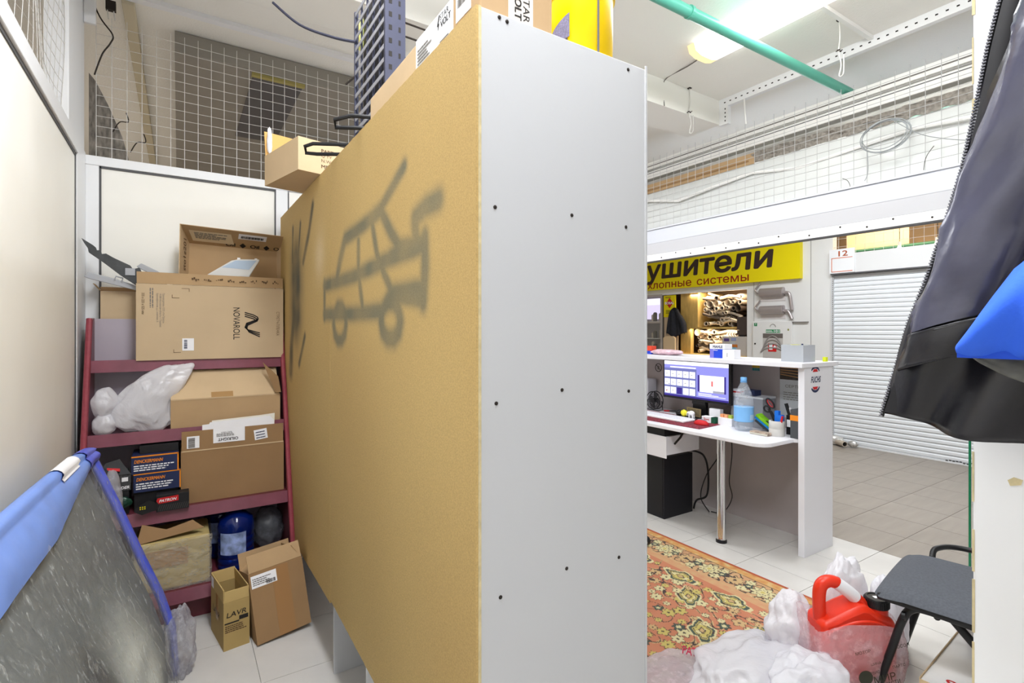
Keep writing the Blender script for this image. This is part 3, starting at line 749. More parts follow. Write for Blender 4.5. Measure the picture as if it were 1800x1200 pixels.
small_box('black_parts_box', 'plain black parts box lying behind on top of the navy boxes', -0.165, 0.0, 3.21, 3.38, 0.822, 0.862, BLACKSATIN)
r, w, h = small_box('patron_box', 'small black box with a red PATRON badge at the third rack shelf edge', -0.092, 0.045, 3.085, 3.150, 0.552, 0.632, BLACKSATIN)
obj('badge', pr([(0.01, 0.040), (0.092, 0.045), (0.092, 0.072), (0.005, 0.068), (0.0, 0.055)], (0, -0.0005, 0), XP, ZP, 0.0008), RED, r)
txt('PATRON', PAPER, r, (0.012, -0.0022, 0.047), (1, 0, 0.04), ZP, 0.072, 0.013, bold=0.03, shear=0.25)
bm = bmesh.new()
for k in range(14): plate(bm, (0.004 + k * 0.0092, -0.0006, 0.004), XP, (0.35, 0, 1), 0.004, 0.03)
obj('stripes', bm, M('dark_stripe', (62, 60, 60), 0.5), r)
obj('flap', pr([(0, 0.05), (0.01, 0.015), (-0.055, 0.0), (-0.085, 0.018), (-0.085, 0.03), (-0.03, 0.068)], (-0.002, -0.004, 0), XP, ZP, 0.002), BLACKSATIN, r)
bm = bmesh.new()
for k in range(3):
    for q in range(2): plate(bm, (-0.066 + k * 0.009, -0.0065, 0.026 + q * 0.009), (1, 0, 0.1), ZP, 0.005, 0.005)
obj('yellow_marks', bm, YELLOW, r)
# opened speckled black box
t = thing('speckled_black_box', 'opened speckled black box lettered INDER left of the navy boxes', 'box', (-0.325, 3.15, 0.66), (0, 0, radians(6)))
local(t); SPK = M('speckled_black', (66, 66, 68), 0.55, var=0.6, scale=160)
obj('body', (lambda b: (box(b, 0, 0.128, 0, 0.003, 0, 0.08), box(b, 0, 0.003, 0.003, 0.14, 0, 0.08), box(b, 0.125, 0.128, 0.003, 0.14, 0, 0.08), box(b, 0, 0.128, 0.137, 0.14, 0, 0.08), box(b, 0, 0.128, 0, 0.14, 0, 0.003), b)[-1])(bmesh.new()), SPK, t)
obj('lid', pr([(0, 0), (0.128, -0.004), (0.085, 0.09), (0.03, 0.075)], (0.0, 0.0, 0.082), XP, (0, 0.6, 0.72), 0.003), BLACKSATIN, t)
obj('red_badge', pr([(0, 0), (0.05, -0.012), (0.05, 0.004), (0, 0.016)], (0.035, 0.003, 0.106), XP, (0, 0.6, 0.72), 0.0062), RED, t)
obj('label', pl((0.092, -0.0005, 0.046), XP, ZP, 0.025, 0.02), PAPER, t)
txt('INDER', PAPER, t, (0.07, -0.0012, 0.010), XP, ZP, 0.052, 0.013, bold=0.04, shear=0.2)
obj('flap', pr([(0, 0), (0.05, 0.0), (0.055, 0.02), (0.03, 0.045), (0, 0.05)], (0.002, -0.02, 0.08), (0.8, -0.3, 0.2), (0, 0, 1), 0.002), SPK, t)
small_box('black_parts_box', 'plain black parts box holding up the speckled box at the left end', -0.34, -0.205, 3.16, 3.33, 0.546, 0.657, BLACKSATIN)
t = thing('green_foil_packet', 'small dark green packet tucked under the speckled black box', 'packet', (-0.26, 3.13, 0.60))
obj('film', crumple((-0.235, 3.128, 0.612), (0.04, 0.014, 0.026), 3, 0.3, 3, 4, None, 0.15), M('dark_green_foil', (22, 60, 48), 0.3), t, smooth='all')

# bottom shelf and floor in front
WRAP = film('stretch_wrap', (226, 224, 214), 0.30, 0.15, streak=0.22, sscale=9, stretch=(1, 1, 2), bump=0.9, bscale=34, thin=0.2)
t = thing('wrapped_parcel', 'cardboard parcel in stretch film and brown tape on the lowest rack shelf', 'parcel', (0.0, 3.05, 0.176))
obj('carton', bx(-0.18, 0.135, 3.045, 3.32, 0.176, 0.415), M('olive_cardboard', (188, 168, 112), 0.8, var=0.1), t, bevel=0.012)
obj('tape', bx(-0.16, 0.04, 3.042, 3.048, 0.29, 0.375), TAPE, t)
obj('torn_flap', pr([(-0.17, 0.0), (0.11, 0.03), (0.06, 0.075), (-0.05, 0.05), (-0.15, 0.09)], (0, 3.06, 0.415), XP, (0, 0.5, 0.9), 0.004), CARD_D, t)
bm = bmesh.new()
def wrapf(u, v):
    pts = [(-0.19, 3.33), (-0.187, 3.035), (0.142, 3.033), (0.142, 3.33)]
    L = [0, 0.295, 0.625, 0.92]; s = u * 0.92
    for i in range(3):
        if s <= L[i + 1] + 1e-6:
            k = (s - L[i]) / (L[i + 1] - L[i]); x = pts[i][0] + (pts[i + 1][0] - pts[i][0]) * k; y = pts[i][1] + (pts[i + 1][1] - pts[i][1]) * k; break
    z = 0.178 + 0.24 * v; q = noise.noise(Vector((x * 25, y * 25, z * 30))) * 0.006
    return (x + q, y + q - 0.002, z)
obj('stretch_film', gd(wrapf, 90, 30), WRAP, t, smooth='all')
BLUEG = M('blue_washer_plastic', (10, 40, 130), 0.12, spec=0.6, trans=0.5)
def jug(name, label, x, y, z, r, h):
    t = thing(name, label, 'bottle', (x, y, z)); local(t)
    prof = [(r * 0.9, 0), (r, 0.01)]
    for k in range(5): prof += [(r, 0.02 + h * 0.11 * k), (r * 0.96, 0.02 + h * 0.11 * k + 0.008), (r, 0.02 + h * 0.11 * k + 0.016)]
    prof += [(r, h * 0.72), (r * 0.9, h * 0.82), (r * 0.5, h * 0.92), (r * 0.22, h * 0.95), (r * 0.22, h * 0.97)]
    obj('body', lt(prof, 28), BLUEG, t, smooth=True)
    obj('cap', lt([(r * 0.3, h * 0.965), (r * 0.3, h), (r * 0.26, h * 1.01), (0, h * 1.01)], 20), BLUEG, t, smooth=True)
    lb = obj('label', gd(lambda u, v: (r * 1.012 * cos(-2.6 + 1.5 * u), r * 1.012 * sin(-2.6 + 1.5 * u), h * (0.28 + 0.36 * v)), 14, 2), M('blue_print_label', (150, 168, 214), 0.4, var=0.5, scale=26), t, smooth='all')
jug('washer_fluid_jug', 'blue five-litre washer fluid jug nearer the leaning carton on the lowest shelf', 0.262, 3.17, 0.176, 0.088, 0.315)
jug('washer_fluid_jug', 'blue washer fluid jug half hidden behind the wrapped parcel and the other jug', 0.205, 3.385, 0.176, 0.085, 0.315)
bag('crumpled_film', 'grey crumpled plastic at the right end of the lowest rack shelf', crumple((0.43, 3.26, 0.32), (0.075, 0.09, 0.11), 8, 0.2, 3, 4, 0.176, 0.15), loc=(0.43, 3.26, 0.176), mat=film('grey_wrap', (150, 154, 162), 0.55, 0.2, streak=0.3, bump=0.6))
t = carton('narrow_lavr_carton', 'narrow open carton lettered LAVR standing on the floor before the rack', 'box', (0.170, 2.661, 0), (0, 0, radians(9)), 0.108, 0.24, 0.215, M('olive_brown_cardboard', (176, 150, 96), 0.8, var=0.05, bump=0.05, bscale=90), flaps=[('front', 0.052, 3), ('left', 0.058, 0), ('back', 0.058, 6), ('right', 0.056, -4)], inside=M('bright_cardboard_inside', (198, 170, 112), 0.85, var=0.05))
local(t)
txt('LAVR', INK, t, (0.012, -0.001, 0.147), (1, 0, 0.02), ZP, 0.082, 0.022, bold=0.01, shear=0.15)
obj('print_bar', (lambda b: (plate(b, (0.004, -0.0006, 0.118), XP, ZP, 0.06, 0.006), plate(b, (0.064, -0.0006, 0.124), XP, ZP, 0.038, 0.018), b)[-1])(bmesh.new()), INK, t)
obj('small_print', lines((0.006, -0.0006, 0.08), XP, ZP, 0.09, 0.034, 4, 2), BROWNINK, t)
txt('LAVR', INK, t, (-0.001, 0.20, 0.115), YN, (0, 0, 1), 0.13, 0.03, bold=0.0, shear=0.15)
obj('tape', bx(-0.0008, 0, 0.10, 0.14, 0.10, 0.215), TAPE, t)
obj('paper_tag', pl((-0.0012, 0.222, 0.22), YN, ZP, 0.04, 0.045), PAPER, t)
t = carton('leaning_carton', 'tall open carton leaning back on the floor beside the LAVR carton', 'box', (0.303, 2.615, 0.008), (radians(-13), radians(-4.0), radians(9)), 0.245, 0.17, 0.315, CARD_D, flaps=[('front', 0.078, -8), ('back', 0.075, 0), ('left', 0.075, -70), ('right', 0.075, -30)], inside=CARD)
local(t)
lb = obj('label', pl((0.008, -0.0006, 0.245), XP, ZP, 0.112, 0.055), PAPER, t)
obj('small_print', lines((0.014, -0.0016, 0.256), XP, ZP, 0.09, 0.035, 4, 9), GREYINK, lb)
obj('barcode', bars((0.072, -0.0018, 0.249), XP, ZP, 0.04, 0.016, 14, 5), INK, lb)
obj('tape', bx(0.10, 0.175, -0.001, 0, 0.0, 0.31), M('old_tape', (158, 118, 76), 0.4), t)

# ------------------------------------------------------------------ wrapped windscreen leaning on the left wall
def wprof(z):
    K = [(-0.02, -0.012), (0.0, -0.015), (0.2, -0.028), (0.35, -0.07), (0.52, -0.134), (0.75, -0.215), (0.965, -0.297), (1.05, -0.33)]
    for (a, b), (c, d) in zip(K, K[1:]):
        if z <= c: return b + (d - b) * (z - a) / (c - a)
    return -0.33
def wpt(u, v, off=0.0):
    """u 0 at the far edge to 1 near the camera, v 0 at the floor to 1 along the top"""
    y = 2.60 - 1.5 * u; top = 0.965 - 0.012 * u
    z = top * v
    x = wprof(z) - 0.092 * (1 - (1 - u) ** 1.6) * (z / 0.965) - 0.03 * u * (1 - z)
    return Vector((x + off * 0.9, y, z + off * 0.35))
ws = thing('wrapped_windscreen', 'car windscreen in clear film with blue taped edges leaning on the left wall', 'windscreen', (-0.15, 1.9, 0))
GLASSM = film('windscreen_glass', (140, 150, 146), 0.14, 0.05, streak=0.0, bump=0.0, thin=0.1)
obj('glass', gd(lambda u, v: wpt(u, v), 50, 40), GLASSM, ws, smooth='all')
PFILM = film('clear_wrapping_film', (220, 223, 222), 0.15, 0.12, streak=0.55, sscale=5, stretch=(16, 16, 0.45), bump=1.0, bscale=4, thin=0.3, lo=0.52, hi=0.70)
def ff(u, v):
    p = wpt(u, v, 0.012); q = noise.noise(Vector((p.y * 16, p.z * 5, 2.0)))
    r = (1 - abs(noise.noise(Vector(((p.y + p.z * 0.45) * 14, p.z * 2.2, 7.7))))) ** 5
    return p + Vector((0.006 * q + 0.010 * r, 0, 0.004 * q))
obj('clear_film', gd(ff, 170, 90), PFILM, ws, smooth='all')
BLUE = M('blue_edge_tape', (82, 98, 214), 0.35, var=0.10, scale=12, bump=0.25, bscale=30, spec=0.5)
LBLUE = M('light_blue_foam', (122, 154, 226), 0.4, var=0.06, scale=10, bump=0.3, bscale=24, spec=0.5)
def rightstrip(u, v):
    a = 2 * pi * u; p = wpt(0.0, v * 0.99 + 0.005); w = 0.019
    return p + Vector((w * 0.8 * cos(a) + 0.004, w * 1.6 * sin(a), 0.3 * w * cos(a)))
obj('edge_tape', gd(rightstrip, 14, 60), BLUE, ws, smooth='all')
def topband(u, v):
    # wraps over the top edge: v 0 behind the glass, 0.35 the top, 1 the lower hem on the front
    wd = 0.035 + 0.08 * min(1, max(0, (u - 0.06)) * 2.6) if u > 0.06 else 0.035
    if u > 0.5: wd = 0.115
    bul = 0.026 * (0.35 + 0.65 * min(1, u * 7))
    if v < 0.3: p = wpt(u, 1.0 - 0.05 * (1 - v / 0.3)) + Vector((-0.022, 0, 0.012 * v / 0.3))
    elif v < 0.5:
        a = pi * (1 - (v - 0.3) / 0.2); p = wpt(u, 1.0) + Vector((0.026 * cos(a), 0, bul * sin(a) + 0.012))
    else:
        k = (v - 0.5) / 0.5; p = wpt(u, 1.0 - wd * k, 0.020 + 0.010 * sin(pi * k))
    q = noise.noise(p * 13) * 0.0035
    return p + Vector((q, q, q))
obj('edge_foam', gd(topband, 90, 26), LBLUE, ws, smooth='all')
obj('corner_tape', gd(lambda u, v: topband(0.10 * u, 0.25 + 0.75 * v) + Vector((0.004, 0, 0.004)), 16, 20), BLUE, ws, smooth='all')
obj('torn_patch', gd(lambda u, v: topband(0.16 + 0.13 * u, 0.34 + 0.22 * v) + Vector((0.0035, 0, 0.004)), 12, 8), PAPER, ws, smooth='all')
def reflection_colour(u, v):  # added sheet: colour imitates reflection and the dark gap behind the glass
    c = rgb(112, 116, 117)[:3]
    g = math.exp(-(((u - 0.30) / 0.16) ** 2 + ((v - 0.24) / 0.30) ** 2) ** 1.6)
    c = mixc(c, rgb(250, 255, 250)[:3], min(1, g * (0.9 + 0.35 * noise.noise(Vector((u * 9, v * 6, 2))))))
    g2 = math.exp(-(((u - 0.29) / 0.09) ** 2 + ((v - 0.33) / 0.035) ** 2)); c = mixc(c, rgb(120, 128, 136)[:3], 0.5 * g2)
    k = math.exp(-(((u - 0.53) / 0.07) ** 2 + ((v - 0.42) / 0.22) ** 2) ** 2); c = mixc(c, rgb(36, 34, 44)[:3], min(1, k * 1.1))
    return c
me = paint_mesh('painted_reflection_sheet', 110, 80, lambda u, v: tuple(wpt(0.015 + 0.97 * u, 0.01 + 0.95 * v, -0.022) - Vector((-0.15, 1.9, 0))), reflection_colour)
ob_mesh('painted_reflection_sheet', me, attr_mat('painted_reflection', 0.5, var=0.12, scale=14, bump=0.2, bscale=20), ws, smooth='all')
bag('bubble_wrap', 'clear crumpled bubble wrap spilling past the lower right edge of the windscreen', crumple((0.0, 2.60, 0.115), (0.055, 0.07, 0.14), 12, 0.2, 3.5, 5, 0.0, 0.2), loc=(0.0, 2.60, 0.0), mat=film('bubble_film', (222, 222, 228), 0.45, 0.15, streak=0.45, sscale=40, bump=0.9, bscale=60))
obj('loose_film', crumple((-0.225, 2.64, 0.74), (0.03, 0.03, 0.13), 14, 0.2, 3, 4, None, 0.2), film('scrap_film', (226, 226, 232), 0.35, 0.15, streak=0.3, sscale=20, bump=0.9, bscale=30), ws, smooth='all')

# ------------------------------------------------------------------ on top of the cabinet
ZT = 2.1475
t = carton('parts_carton', 'open carton printed PART NO overhanging the far top of the cabinet', 'box', (0.439, 2.407, ZT + 0.002), (0, 0, radians(13)), 0.46, 0.38, 0.146, CARD_L, flaps=[('back', 0.125, 8)], inside=M('orange_card_inside', (226, 178, 108), 0.8))
local(t)
txt('PART NO.', BROWNINK, t, (0.105, -0.001, 0.098), XP, ZP, 0.11, 0.016, bold=0.02)
txt('Q’TY', BROWNINK, t, (0.105, -0.001, 0.076), XP, ZP, 0.05, 0.014); txt('N.W.', BROWNINK, t, (0.105, -0.001, 0.055), XP, ZP, 0.05, 0.014)
txt('MEAS.', BROWNINK, t, (0.105, -0.001, 0.028), XP, ZP, 0.07, 0.016, bold=0.02)
bm = crumple((0.012, 0.352, 0.215), (0.010, 0.016, 0.06), 3, 0.5, 4, 4)
obj('tape_scrap', bm, PAPER, t, smooth='all')
def hook(name, label, pts, r=0.009, group=None):
    t = thing(name, label, 'hook', pts[0], group=group)
    obj('loop', tb(pts, r, 8, closed=True), BLACK, t, smooth=True)
    return t
hook('black_plastic_bracket', 'black looped plastic bracket on the cabinet edge under the black rack', [(0.455, 1.84, 2.176), (0.50, 1.80, 2.186), (0.70, 1.72, 2.186), (0.72, 1.74, 2.160), (0.52, 1.83, 2.158), (0.462, 1.862, 2.158)], 0.0075, 'black looped brackets')
hook('black_plastic_bracket', 'black looped plastic bracket lying against the PART NO carton', [(0.425, 2.19, 2.182), (0.45, 2.165, 2.190), (0.66, 2.06, 2.192), (0.68, 2.08, 2.164), (0.47, 2.185, 2.158), (0.432, 2.208, 2.162)], 0.0075, 'black looped brackets')
RACKM = M('rack_dark_metal', (66, 68, 86), 0.45, metal=0.2)
t = thing('perforated_wire_rack', 'upright black grid rack with hooks standing on top of the cabinet', 'rack', (0.65, 1.98, ZT))
H2 = 0.62
obj('frame_post', bx(0.615, 0.690, 1.785, 1.800, ZT, ZT + H2), RACKM, t)
obj('frame_post', bx(0.615, 0.630, 2.160, 2.172, ZT, ZT + H2), RACKM, t)
obj('frame_post', bx(0.682, 0.690, 1.800, 1.812, ZT, ZT + H2), RACKM, t)
SLAT = M('rack_grey_slat', (150, 150, 156), 0.45)
for k in range(13):
    z = ZT + 0.02 + k * 0.048
    obj('slat', bx(0.616, 0.6185, 1.800, 2.160, z, z + 0.016), SLAT, t)
for k in range(4):
    y = 1.86 + k * 0.075; obj('slat_tie', bx(0.6185, 0.626, y, y + 0.007, ZT + 0.01, ZT + H2), RACKM, t)
obj('back_sheet', bx(0.650, 0.653, 1.800, 2.160, ZT, ZT + H2), BLACK, t)
bm = bmesh.new()
for k in range(12): box(bm, 0.628, 0.640, 1.7842, 1.7855, ZT + 0.04 + k * 0.047, ZT + 0.058 + k * 0.047); box(bm, 0.664, 0.672, 1.7842, 1.7855, ZT + 0.04 + k * 0.047, ZT + 0.058 + k * 0.047)
obj('slots', bm, INK, t)
for y, z in ((1.795, 2.565), (1.795, 2.515), (1.80, 2.44), (1.80, 2.40), (1.81, 2.33)):
    L = {2.565: 0.16, 2.515: 0.15, 2.44: 0.075, 2.40: 0.045, 2.33: 0.03}[z]
    obj('hook', tb([(0.69, y, z), (0.69 + L * 0.9, y, z - 0.004), (0.69 + L, y, z + 0.004)], 0.0035, 6), SCREW, t)
obj('hook', tb([(0.616, 2.168, 2.50), (0.585, 2.19, 2.47)], 0.004, 6), SCREW, t)
t = thing('grey_cable_tie', 'grey curved cable strap fixed to the black rack and leading up', 'cable', (0.62, 2.16, 2.66))
obj('strap', tb(smooth_path([(0.618, 2.155, 2.64), (0.55, 2.28, 2.70), (0.45, 2.44, 2.80), (0.36, 2.56, 2.93)]), 0.006, 6), RACKM, t)
t = thing('yellow_pouch', 'yellow and pink pouch hanging behind the black rack', 'pouch', (0.65, 2.185, 2.62))
obj('pouch', bx(0.635, 0.665, 2.176, 2.225, 2.645, 2.76), M('lime_pouch', (232, 236, 130), 0.5), t, bevel=0.006)
obj('pink_face', bx(0.631, 0.635, 2.176, 2.200, 2.655, 2.74), M('pink_print', (236, 180, 190), 0.5), t)
t = thing('plain_tan_carton', 'low plain tan carton on the cabinet edge between black rack and white STARVOLT box', 'box', (0.6, 1.5, ZT)); 
obj('carton', bx(0.556, 0.66, 1.362, 1.765, ZT, ZT + 0.095), CARD_L, t, bevel=0.002)
t = thing('white_starvolt_box', 'white STARVOLT box lying along the cabinet edge, printed side facing left', 'box', (0.6, 1.25, ZT))
obj('carton', bx(0.556, 0.66, 1.128, 1.360, ZT, ZT + 0.105), PAPER, t, bevel=0.002)
txt('STAR', INK, t, (0.5552, 1.200, ZT + 0.082), YN, ZP, 0.050, 0.015, bold=0.0); txt('VOLT', INK, t, (0.5552, 1.196, ZT + 0.062), YN, ZP, 0.058, 0.016, bold=0.02)
obj('bolt_mark', pr([(0.0, 0.0), (0.006, 0.016), (0.001, 0.016), (0.010, 0.036), (0.0045, 0.036), (-0.006, 0.012), (0.0, 0.012)], (0.5555, 1.211, ZT + 0.062), YN, ZP, 0.0006), INK, t)
obj('small_print', lines((0.5554, 1.345, ZT + 0.02), YN, ZP, 0.10, 0.055, 6, 21), GREYINK, t)
obj('small_print', lines((0.5554, 1.20, ZT + 0.012), YN, ZP, 0.06, 0.02, 3, 22), GREYINK, t)
t = thing('taped_starvolt_carton', 'brown carton with a STARVOLT tape on the front corner of the cabinet top', 'box', (0.65, 1.05, ZT))
obj('carton', bx(0.556, 0.752, 0.992, 1.126, ZT, ZT + 0.16), CARD, t, bevel=0.002)
lb = obj('label_tape', (lambda b: (plate(b, (0.628, 0.9918, ZT), XP, ZP, 0.068, 0.16), b)[-1])(bmesh.new()), M('pale_print_tape', (222, 214, 206), 0.35), t)
txt('STAR', INK, lb, (0.668, 0.9905, ZT + 0.078), ZN, XP, 0.066, 0.018, bold=0.0)
txt('VOLT', INK, lb, (0.645, 0.9905, ZT + 0.078), ZN, XP, 0.066, 0.018, bold=0.03)
obj('bolt_mark', pr([(0.0, 0.0), (0.016, 0.006), (0.016, 0.001), (0.036, 0.010), (0.036, 0.0045), (0.012, -0.006), (0.012, 0.0)], (0.645, 0.9910, ZT + 0.082), XP, ZP, 0.0006), RED, lb)
lb = obj('label', pl((0.5559, 1.11, ZT + 0.03), YN, ZP, 0.075, 0.07), PAPER, t)
obj('barcode', bars((0.5552, 1.10, ZT + 0.06), YN, ZP, 0.06, 0.02, 20, 8), GREYINK, lb)
YB = M('yellow_bucket_plastic', (246, 204, 0), 0.3)
t = thing('yellow_bucket', 'yellow plastic tub with a black label on the right front of the cabinet top', 'bucket', (0.905, 1.066, ZT)); local(t)
obj('body', lt([(0.080, 0), (0.083, 0.004), (0.085, 0.165), (0.090, 0.168), (0.090, 0.215), (0.085, 0.235), (0.02, 0.25), (0, 0.25)], 40), YB, t, smooth=True)
obj('lid', lt([(0.05, 0.236), (0.052, 0.30), (0.0, 0.30)], 30), YB, t, smooth=True)
obj('strap', gd(lambda u, v: (0.0868 * cos(-1.78 + 0.06 * u), 0.0868 * sin(-1.78 + 0.06 * u), 0.002 + 0.2 * v), 2, 8), M('grey_strap', (110, 108, 110), 0.5), t, solid=0.0015)
bm = bmesh.new(); R = 0.0852
def curvepoly(P, d=0.0):
    return [Vector(((R + d) * cos(a), (R + d) * sin(a), z)) for a, z in P]
def curved(P, mat, nm):
    b = bmesh.new(); n = 10
    for i in range(n):
        a0, a1 = P[0] + (P[1] - P[0]) * i / n, P[0] + (P[1] - P[0]) * (i + 1) / n
        f0, f1 = i / n, (i + 1) / n
        q = [(a0, P[2] + (P[4] - P[2]) * f0), (a1, P[2] + (P[4] - P[2]) * f1), (a1, P[3] + (P[5] - P[3]) * f1), (a0, P[3] + (P[5] - P[3]) * f0)]
        b.faces.new([b.verts.new(v) for v in curvepoly(q)])
    obj(nm, b, mat, t)
curved((-3.45, -2.62, 0.02, 0.07, 0.045, 0.105), M('grey_speckled_label', (112, 108, 132), 0.5, var=0.35, scale=300), 'label')
curved((-3.45, -2.68, 0.0, 0.018, 0.004, 0.042), M('dark_label', (62, 58, 58), 0.5), 'label')
# ------------------------------------------------------------------ shop front: fascia, wire net, ducts
FW = M('fascia_white', (214, 217, 226), 0.4)
fa = struct('trim_5', bx(3.72, 3.84, -1.2, 4.6, 2.250, 2.388), FW, bevel=0.004)
obj('lip', bx(3.712, 3.84, -1.2, 4.6, 2.378, 2.390), FW, fa)
bm = bmesh.new(); prism(bm, [(3.722, 2.250), (3.745, 2.155), (3.84, 2.155), (3.84, 2.250)], (0, 4.6, 0), XP, ZP, 5.8)
obj('sloped_face', bm, M('fascia_grey', (214, 215, 220), 0.4), fa)
obj('lower_strip', bx(3.742, 3.80, -1.2, 4.6, 2.092, 2.153), WHITE, fa)
obj('shadow_gap', bx(3.746, 3.80, -1.2, 4.6, 2.084, 2.092), SEAL, fa)
bm = bmesh.new(); rnd = random.Random(4)
for k in range(16): lathe(bm, [(0.006, 0), (0.006, 0.002), (0, 0.003)], 8, m=Matrix.Translation((3.742, 1.1 + k * 0.17 + rnd.uniform(-0.05, 0.05), 2.138 - 0.025 * (k % 2))) @ Matrix.Rotation(-pi / 2, 4, 'Y'))
obj('screws', bm, SCREW, fa)['kind'] = 'stuff'
mesh_net('wire_mesh', 'white welded wire mesh with bare tips above the shop fascia on the right', lambda u, v: (3.752, u, v), fr(0.80, 4.5, 0.078), fr(2.40, 3.06, 0.0552), 0.058, 0.0018, mat=M('backlit_wire', (186, 186, 186), 0.5, metal=0.2))  # wire darkened in colour to imitate its backlit look
def long_duct(name, label, x0, x1, z0, z1, mat, cat='duct', bevel=0.004):
    r = thing(name, label, cat, ((x0 + x1) / 2, 2.0, z0)); obj('length', bx(x0, x1, -0.8, 4.4, z0, z1), mat, r, bevel=bevel); return r
PROF = M('white_profile', (240, 239, 236), 0.45)
a = long_duct('white_profile', 'topmost long white plastic profile lying behind the fascia mesh', 3.93, 4.05, 3.035, 3.105, PROF)
obj('groove', bx(3.927, 3.931, -0.8, 4.4, 3.062, 3.070), GREYINK, a)
a = long_duct('white_profile', 'second long white profile lying behind the mesh, under the topmost one', 3.91, 4.06, 2.935, 3.005, PROF)
obj('groove', bx(3.907, 3.911, -0.8, 4.4, 2.985, 2.990), SEAL, a)
long_duct('grey_strip_bundle', 'grey foil strip behind the mesh, between the white profiles and the sheet', 3.90, 4.04, 2.872, 2.905, M('silver_foil', (168, 166, 160), 0.35, metal=0.5, var=0.25, scale=14, stretch=(1, 0.3, 3)))
r = thing('flat_cardboard_strip', 'brown flattened cardboard behind the mesh at its far left end', 'cardboard', (3.97, 3.2, 2.79)); obj('sheet', bx(3.89, 4.02, 2.45, 4.4, 2.785, 2.872), CARD, r)
obj('layer', bx(3.885, 4.02, 2.5, 4.4, 2.81, 2.822), CARD_D, r)
r = thing('fluffy_insulation', 'grey ragged insulation strip behind the mesh near the jacket', 'insulation', (3.95, 1.6, 2.8))
obj('wool', gd(lambda u, v: (3.895 + 0.02 * noise.noise(Vector((u * 40, v * 6, 1))), -0.8 + 3.3 * u, 2.79 + 0.085 * v + 0.012 * noise.noise(Vector((u * 60, v * 5, 5)))), 160, 6), M('grey_wool', (140, 134, 126), 0.9, var=0.3, scale=50), r)
r = thing('white_sheet_bundle', 'white plastic sheeting bulging behind the fascia mesh', 'sheeting', (3.9, 2, 2.39))
obj('sheet', gd(lambda u, v: (3.80 + 0.10 * v + 0.022 * noise.noise(Vector((u * 7, v * 2.5, 3))), -0.8 + 5.2 * u, 2.392 + 0.40 * v), 120, 16), M('white_sheeting', (214, 216, 214), 0.5, var=0.02), r, smooth='all')
obj('fold', tb([(3.845 + 0.012 * sin(k), -0.8 + k * 0.36, 2.70 - 0.0035 * k * (k % 3)) for k in range(15)], 0.012, 6), PROF, r)
struct('trim_6', bx(3.72, 4.6, -1.2, 4.6, 2.37, 2.389), FW)
# wire coil on the mesh
bm = bmesh.new(); rnd = random.Random(2)
for k in range(5):
    ry, rz = 0.125 + rnd.uniform(-0.012, 0.012), 0.092 + rnd.uniform(-0.01, 0.01); cy, cz = 1.475 + rnd.uniform(-0.012, 0.012), 2.672 + rnd.uniform(-0.01, 0.01)
    tube(bm, [(3.728 + 0.004 * k, cy + ry * cos(q * pi / 14), cz + rz * sin(q * pi / 14)) for q in range(28)], 0.0026, 6, closed=True)
t = thing('wire_coil', 'coil of grey wire hung on the fascia mesh', 'wire', (3.73, 1.475, 2.58)); CW = M('grey_wire', (150, 154, 156), 0.4, metal=0.4)
obj('loops', bm, CW, t)
obj('tail', tb(smooth_path([(3.73, 1.44, 2.762), (3.73, 1.30, 2.63), (3.73, 1.18, 2.56), (3.73, 1.03, 2.50)]), 0.0024, 6), CW, t)
obj('tail', tb(smooth_path([(3.73, 1.57, 2.60), (3.73, 1.565, 2.50), (3.73, 1.57, 2.44), (3.73, 1.585, 2.41)]), 0.0024, 6), CW, t)
for nm, lab, P in (('wire_scrap', 'short dark wire end hooked in the mesh left of the coil', [(3.735, 1.72, 2.46), (3.735, 1.69, 2.44), (3.735, 1.675, 2.41), (3.735, 1.673, 2.388)]), ('wire_scrap', 'short dark wire end hooked in the mesh under the coil on its right', [(3.735, 1.22, 2.53), (3.735, 1.25, 2.49), (3.735, 1.265, 2.45), (3.735, 1.27, 2.40)])):
    tag(obj(nm, tb(smooth_path(P), 0.0018, 5), SCREW), lab, 'wire')
for i, (x, y, z0, lab) in enumerate(((3.375, 1.572, 2.99, 'twisted hanging wire hook on the ceiling nearer the jacket'), (3.345, 2.651, 2.98, 'twisted hanging wire hook on the ceiling by the cabinet and beam'))):
    t = thing('hanging_hook', lab, 'hook', (x, y, 3.33 if i == 0 else 3.13)); top = 3.33 if i == 0 else 3.13 + 0.0
    y2 = y if i == 0 else 2.645; top = 3.33
    obj('plate', bx(x - 0.012, x + 0.012, y2 - 0.012, y2 + 0.012, top - 0.006, top), SCREW, t)
    obj('wire', tb(smooth_path([(x, y2, top), (x + 0.008, y2, 3.22), (x - 0.006, y2, 3.14), (x + 0.010, y2 - 0.006, 3.06), (x, y2, z0), (x + 0.025, y2 - 0.012, z0 + 0.02), (x + 0.03, y2 - 0.012, 3.12)]), 0.0035, 6), STEELW, t)
    obj('twist', tb([(x - 0.02 + 0.008 * k, y2 + 0.01 * (-1) ** k, 3.135 + 0.008 * (k % 3)) for k in range(6)], 0.003, 5), SCREW, t)
tag(obj('white_rod', tb([(3.74, 2.44, 3.27), (3.72, 2.41, 3.05)], 0.006, 8), PROF), 'thin white rod standing in front of the fascia mesh under the beam end', 'rod')
tag(obj('ceiling_batten', bx(3.10, 3.735, 1.535, 1.56, 3.305, 3.3295), PROF), 'short white batten on the textured ceiling leading to the perforated track', 'batten')
GREEN = M('green_pipe', (92, 178, 156), 0.35)
t = thing('green_pipe', 'green painted pipe crossing under the shop ceiling', 'pipe', (2.6, 1.80, 3.14)); obj('run', tb([(0.9, 1.815, 3.14), (6.9, 1.80, 3.14)], 0.030, 16), GREEN, t, smooth=True)
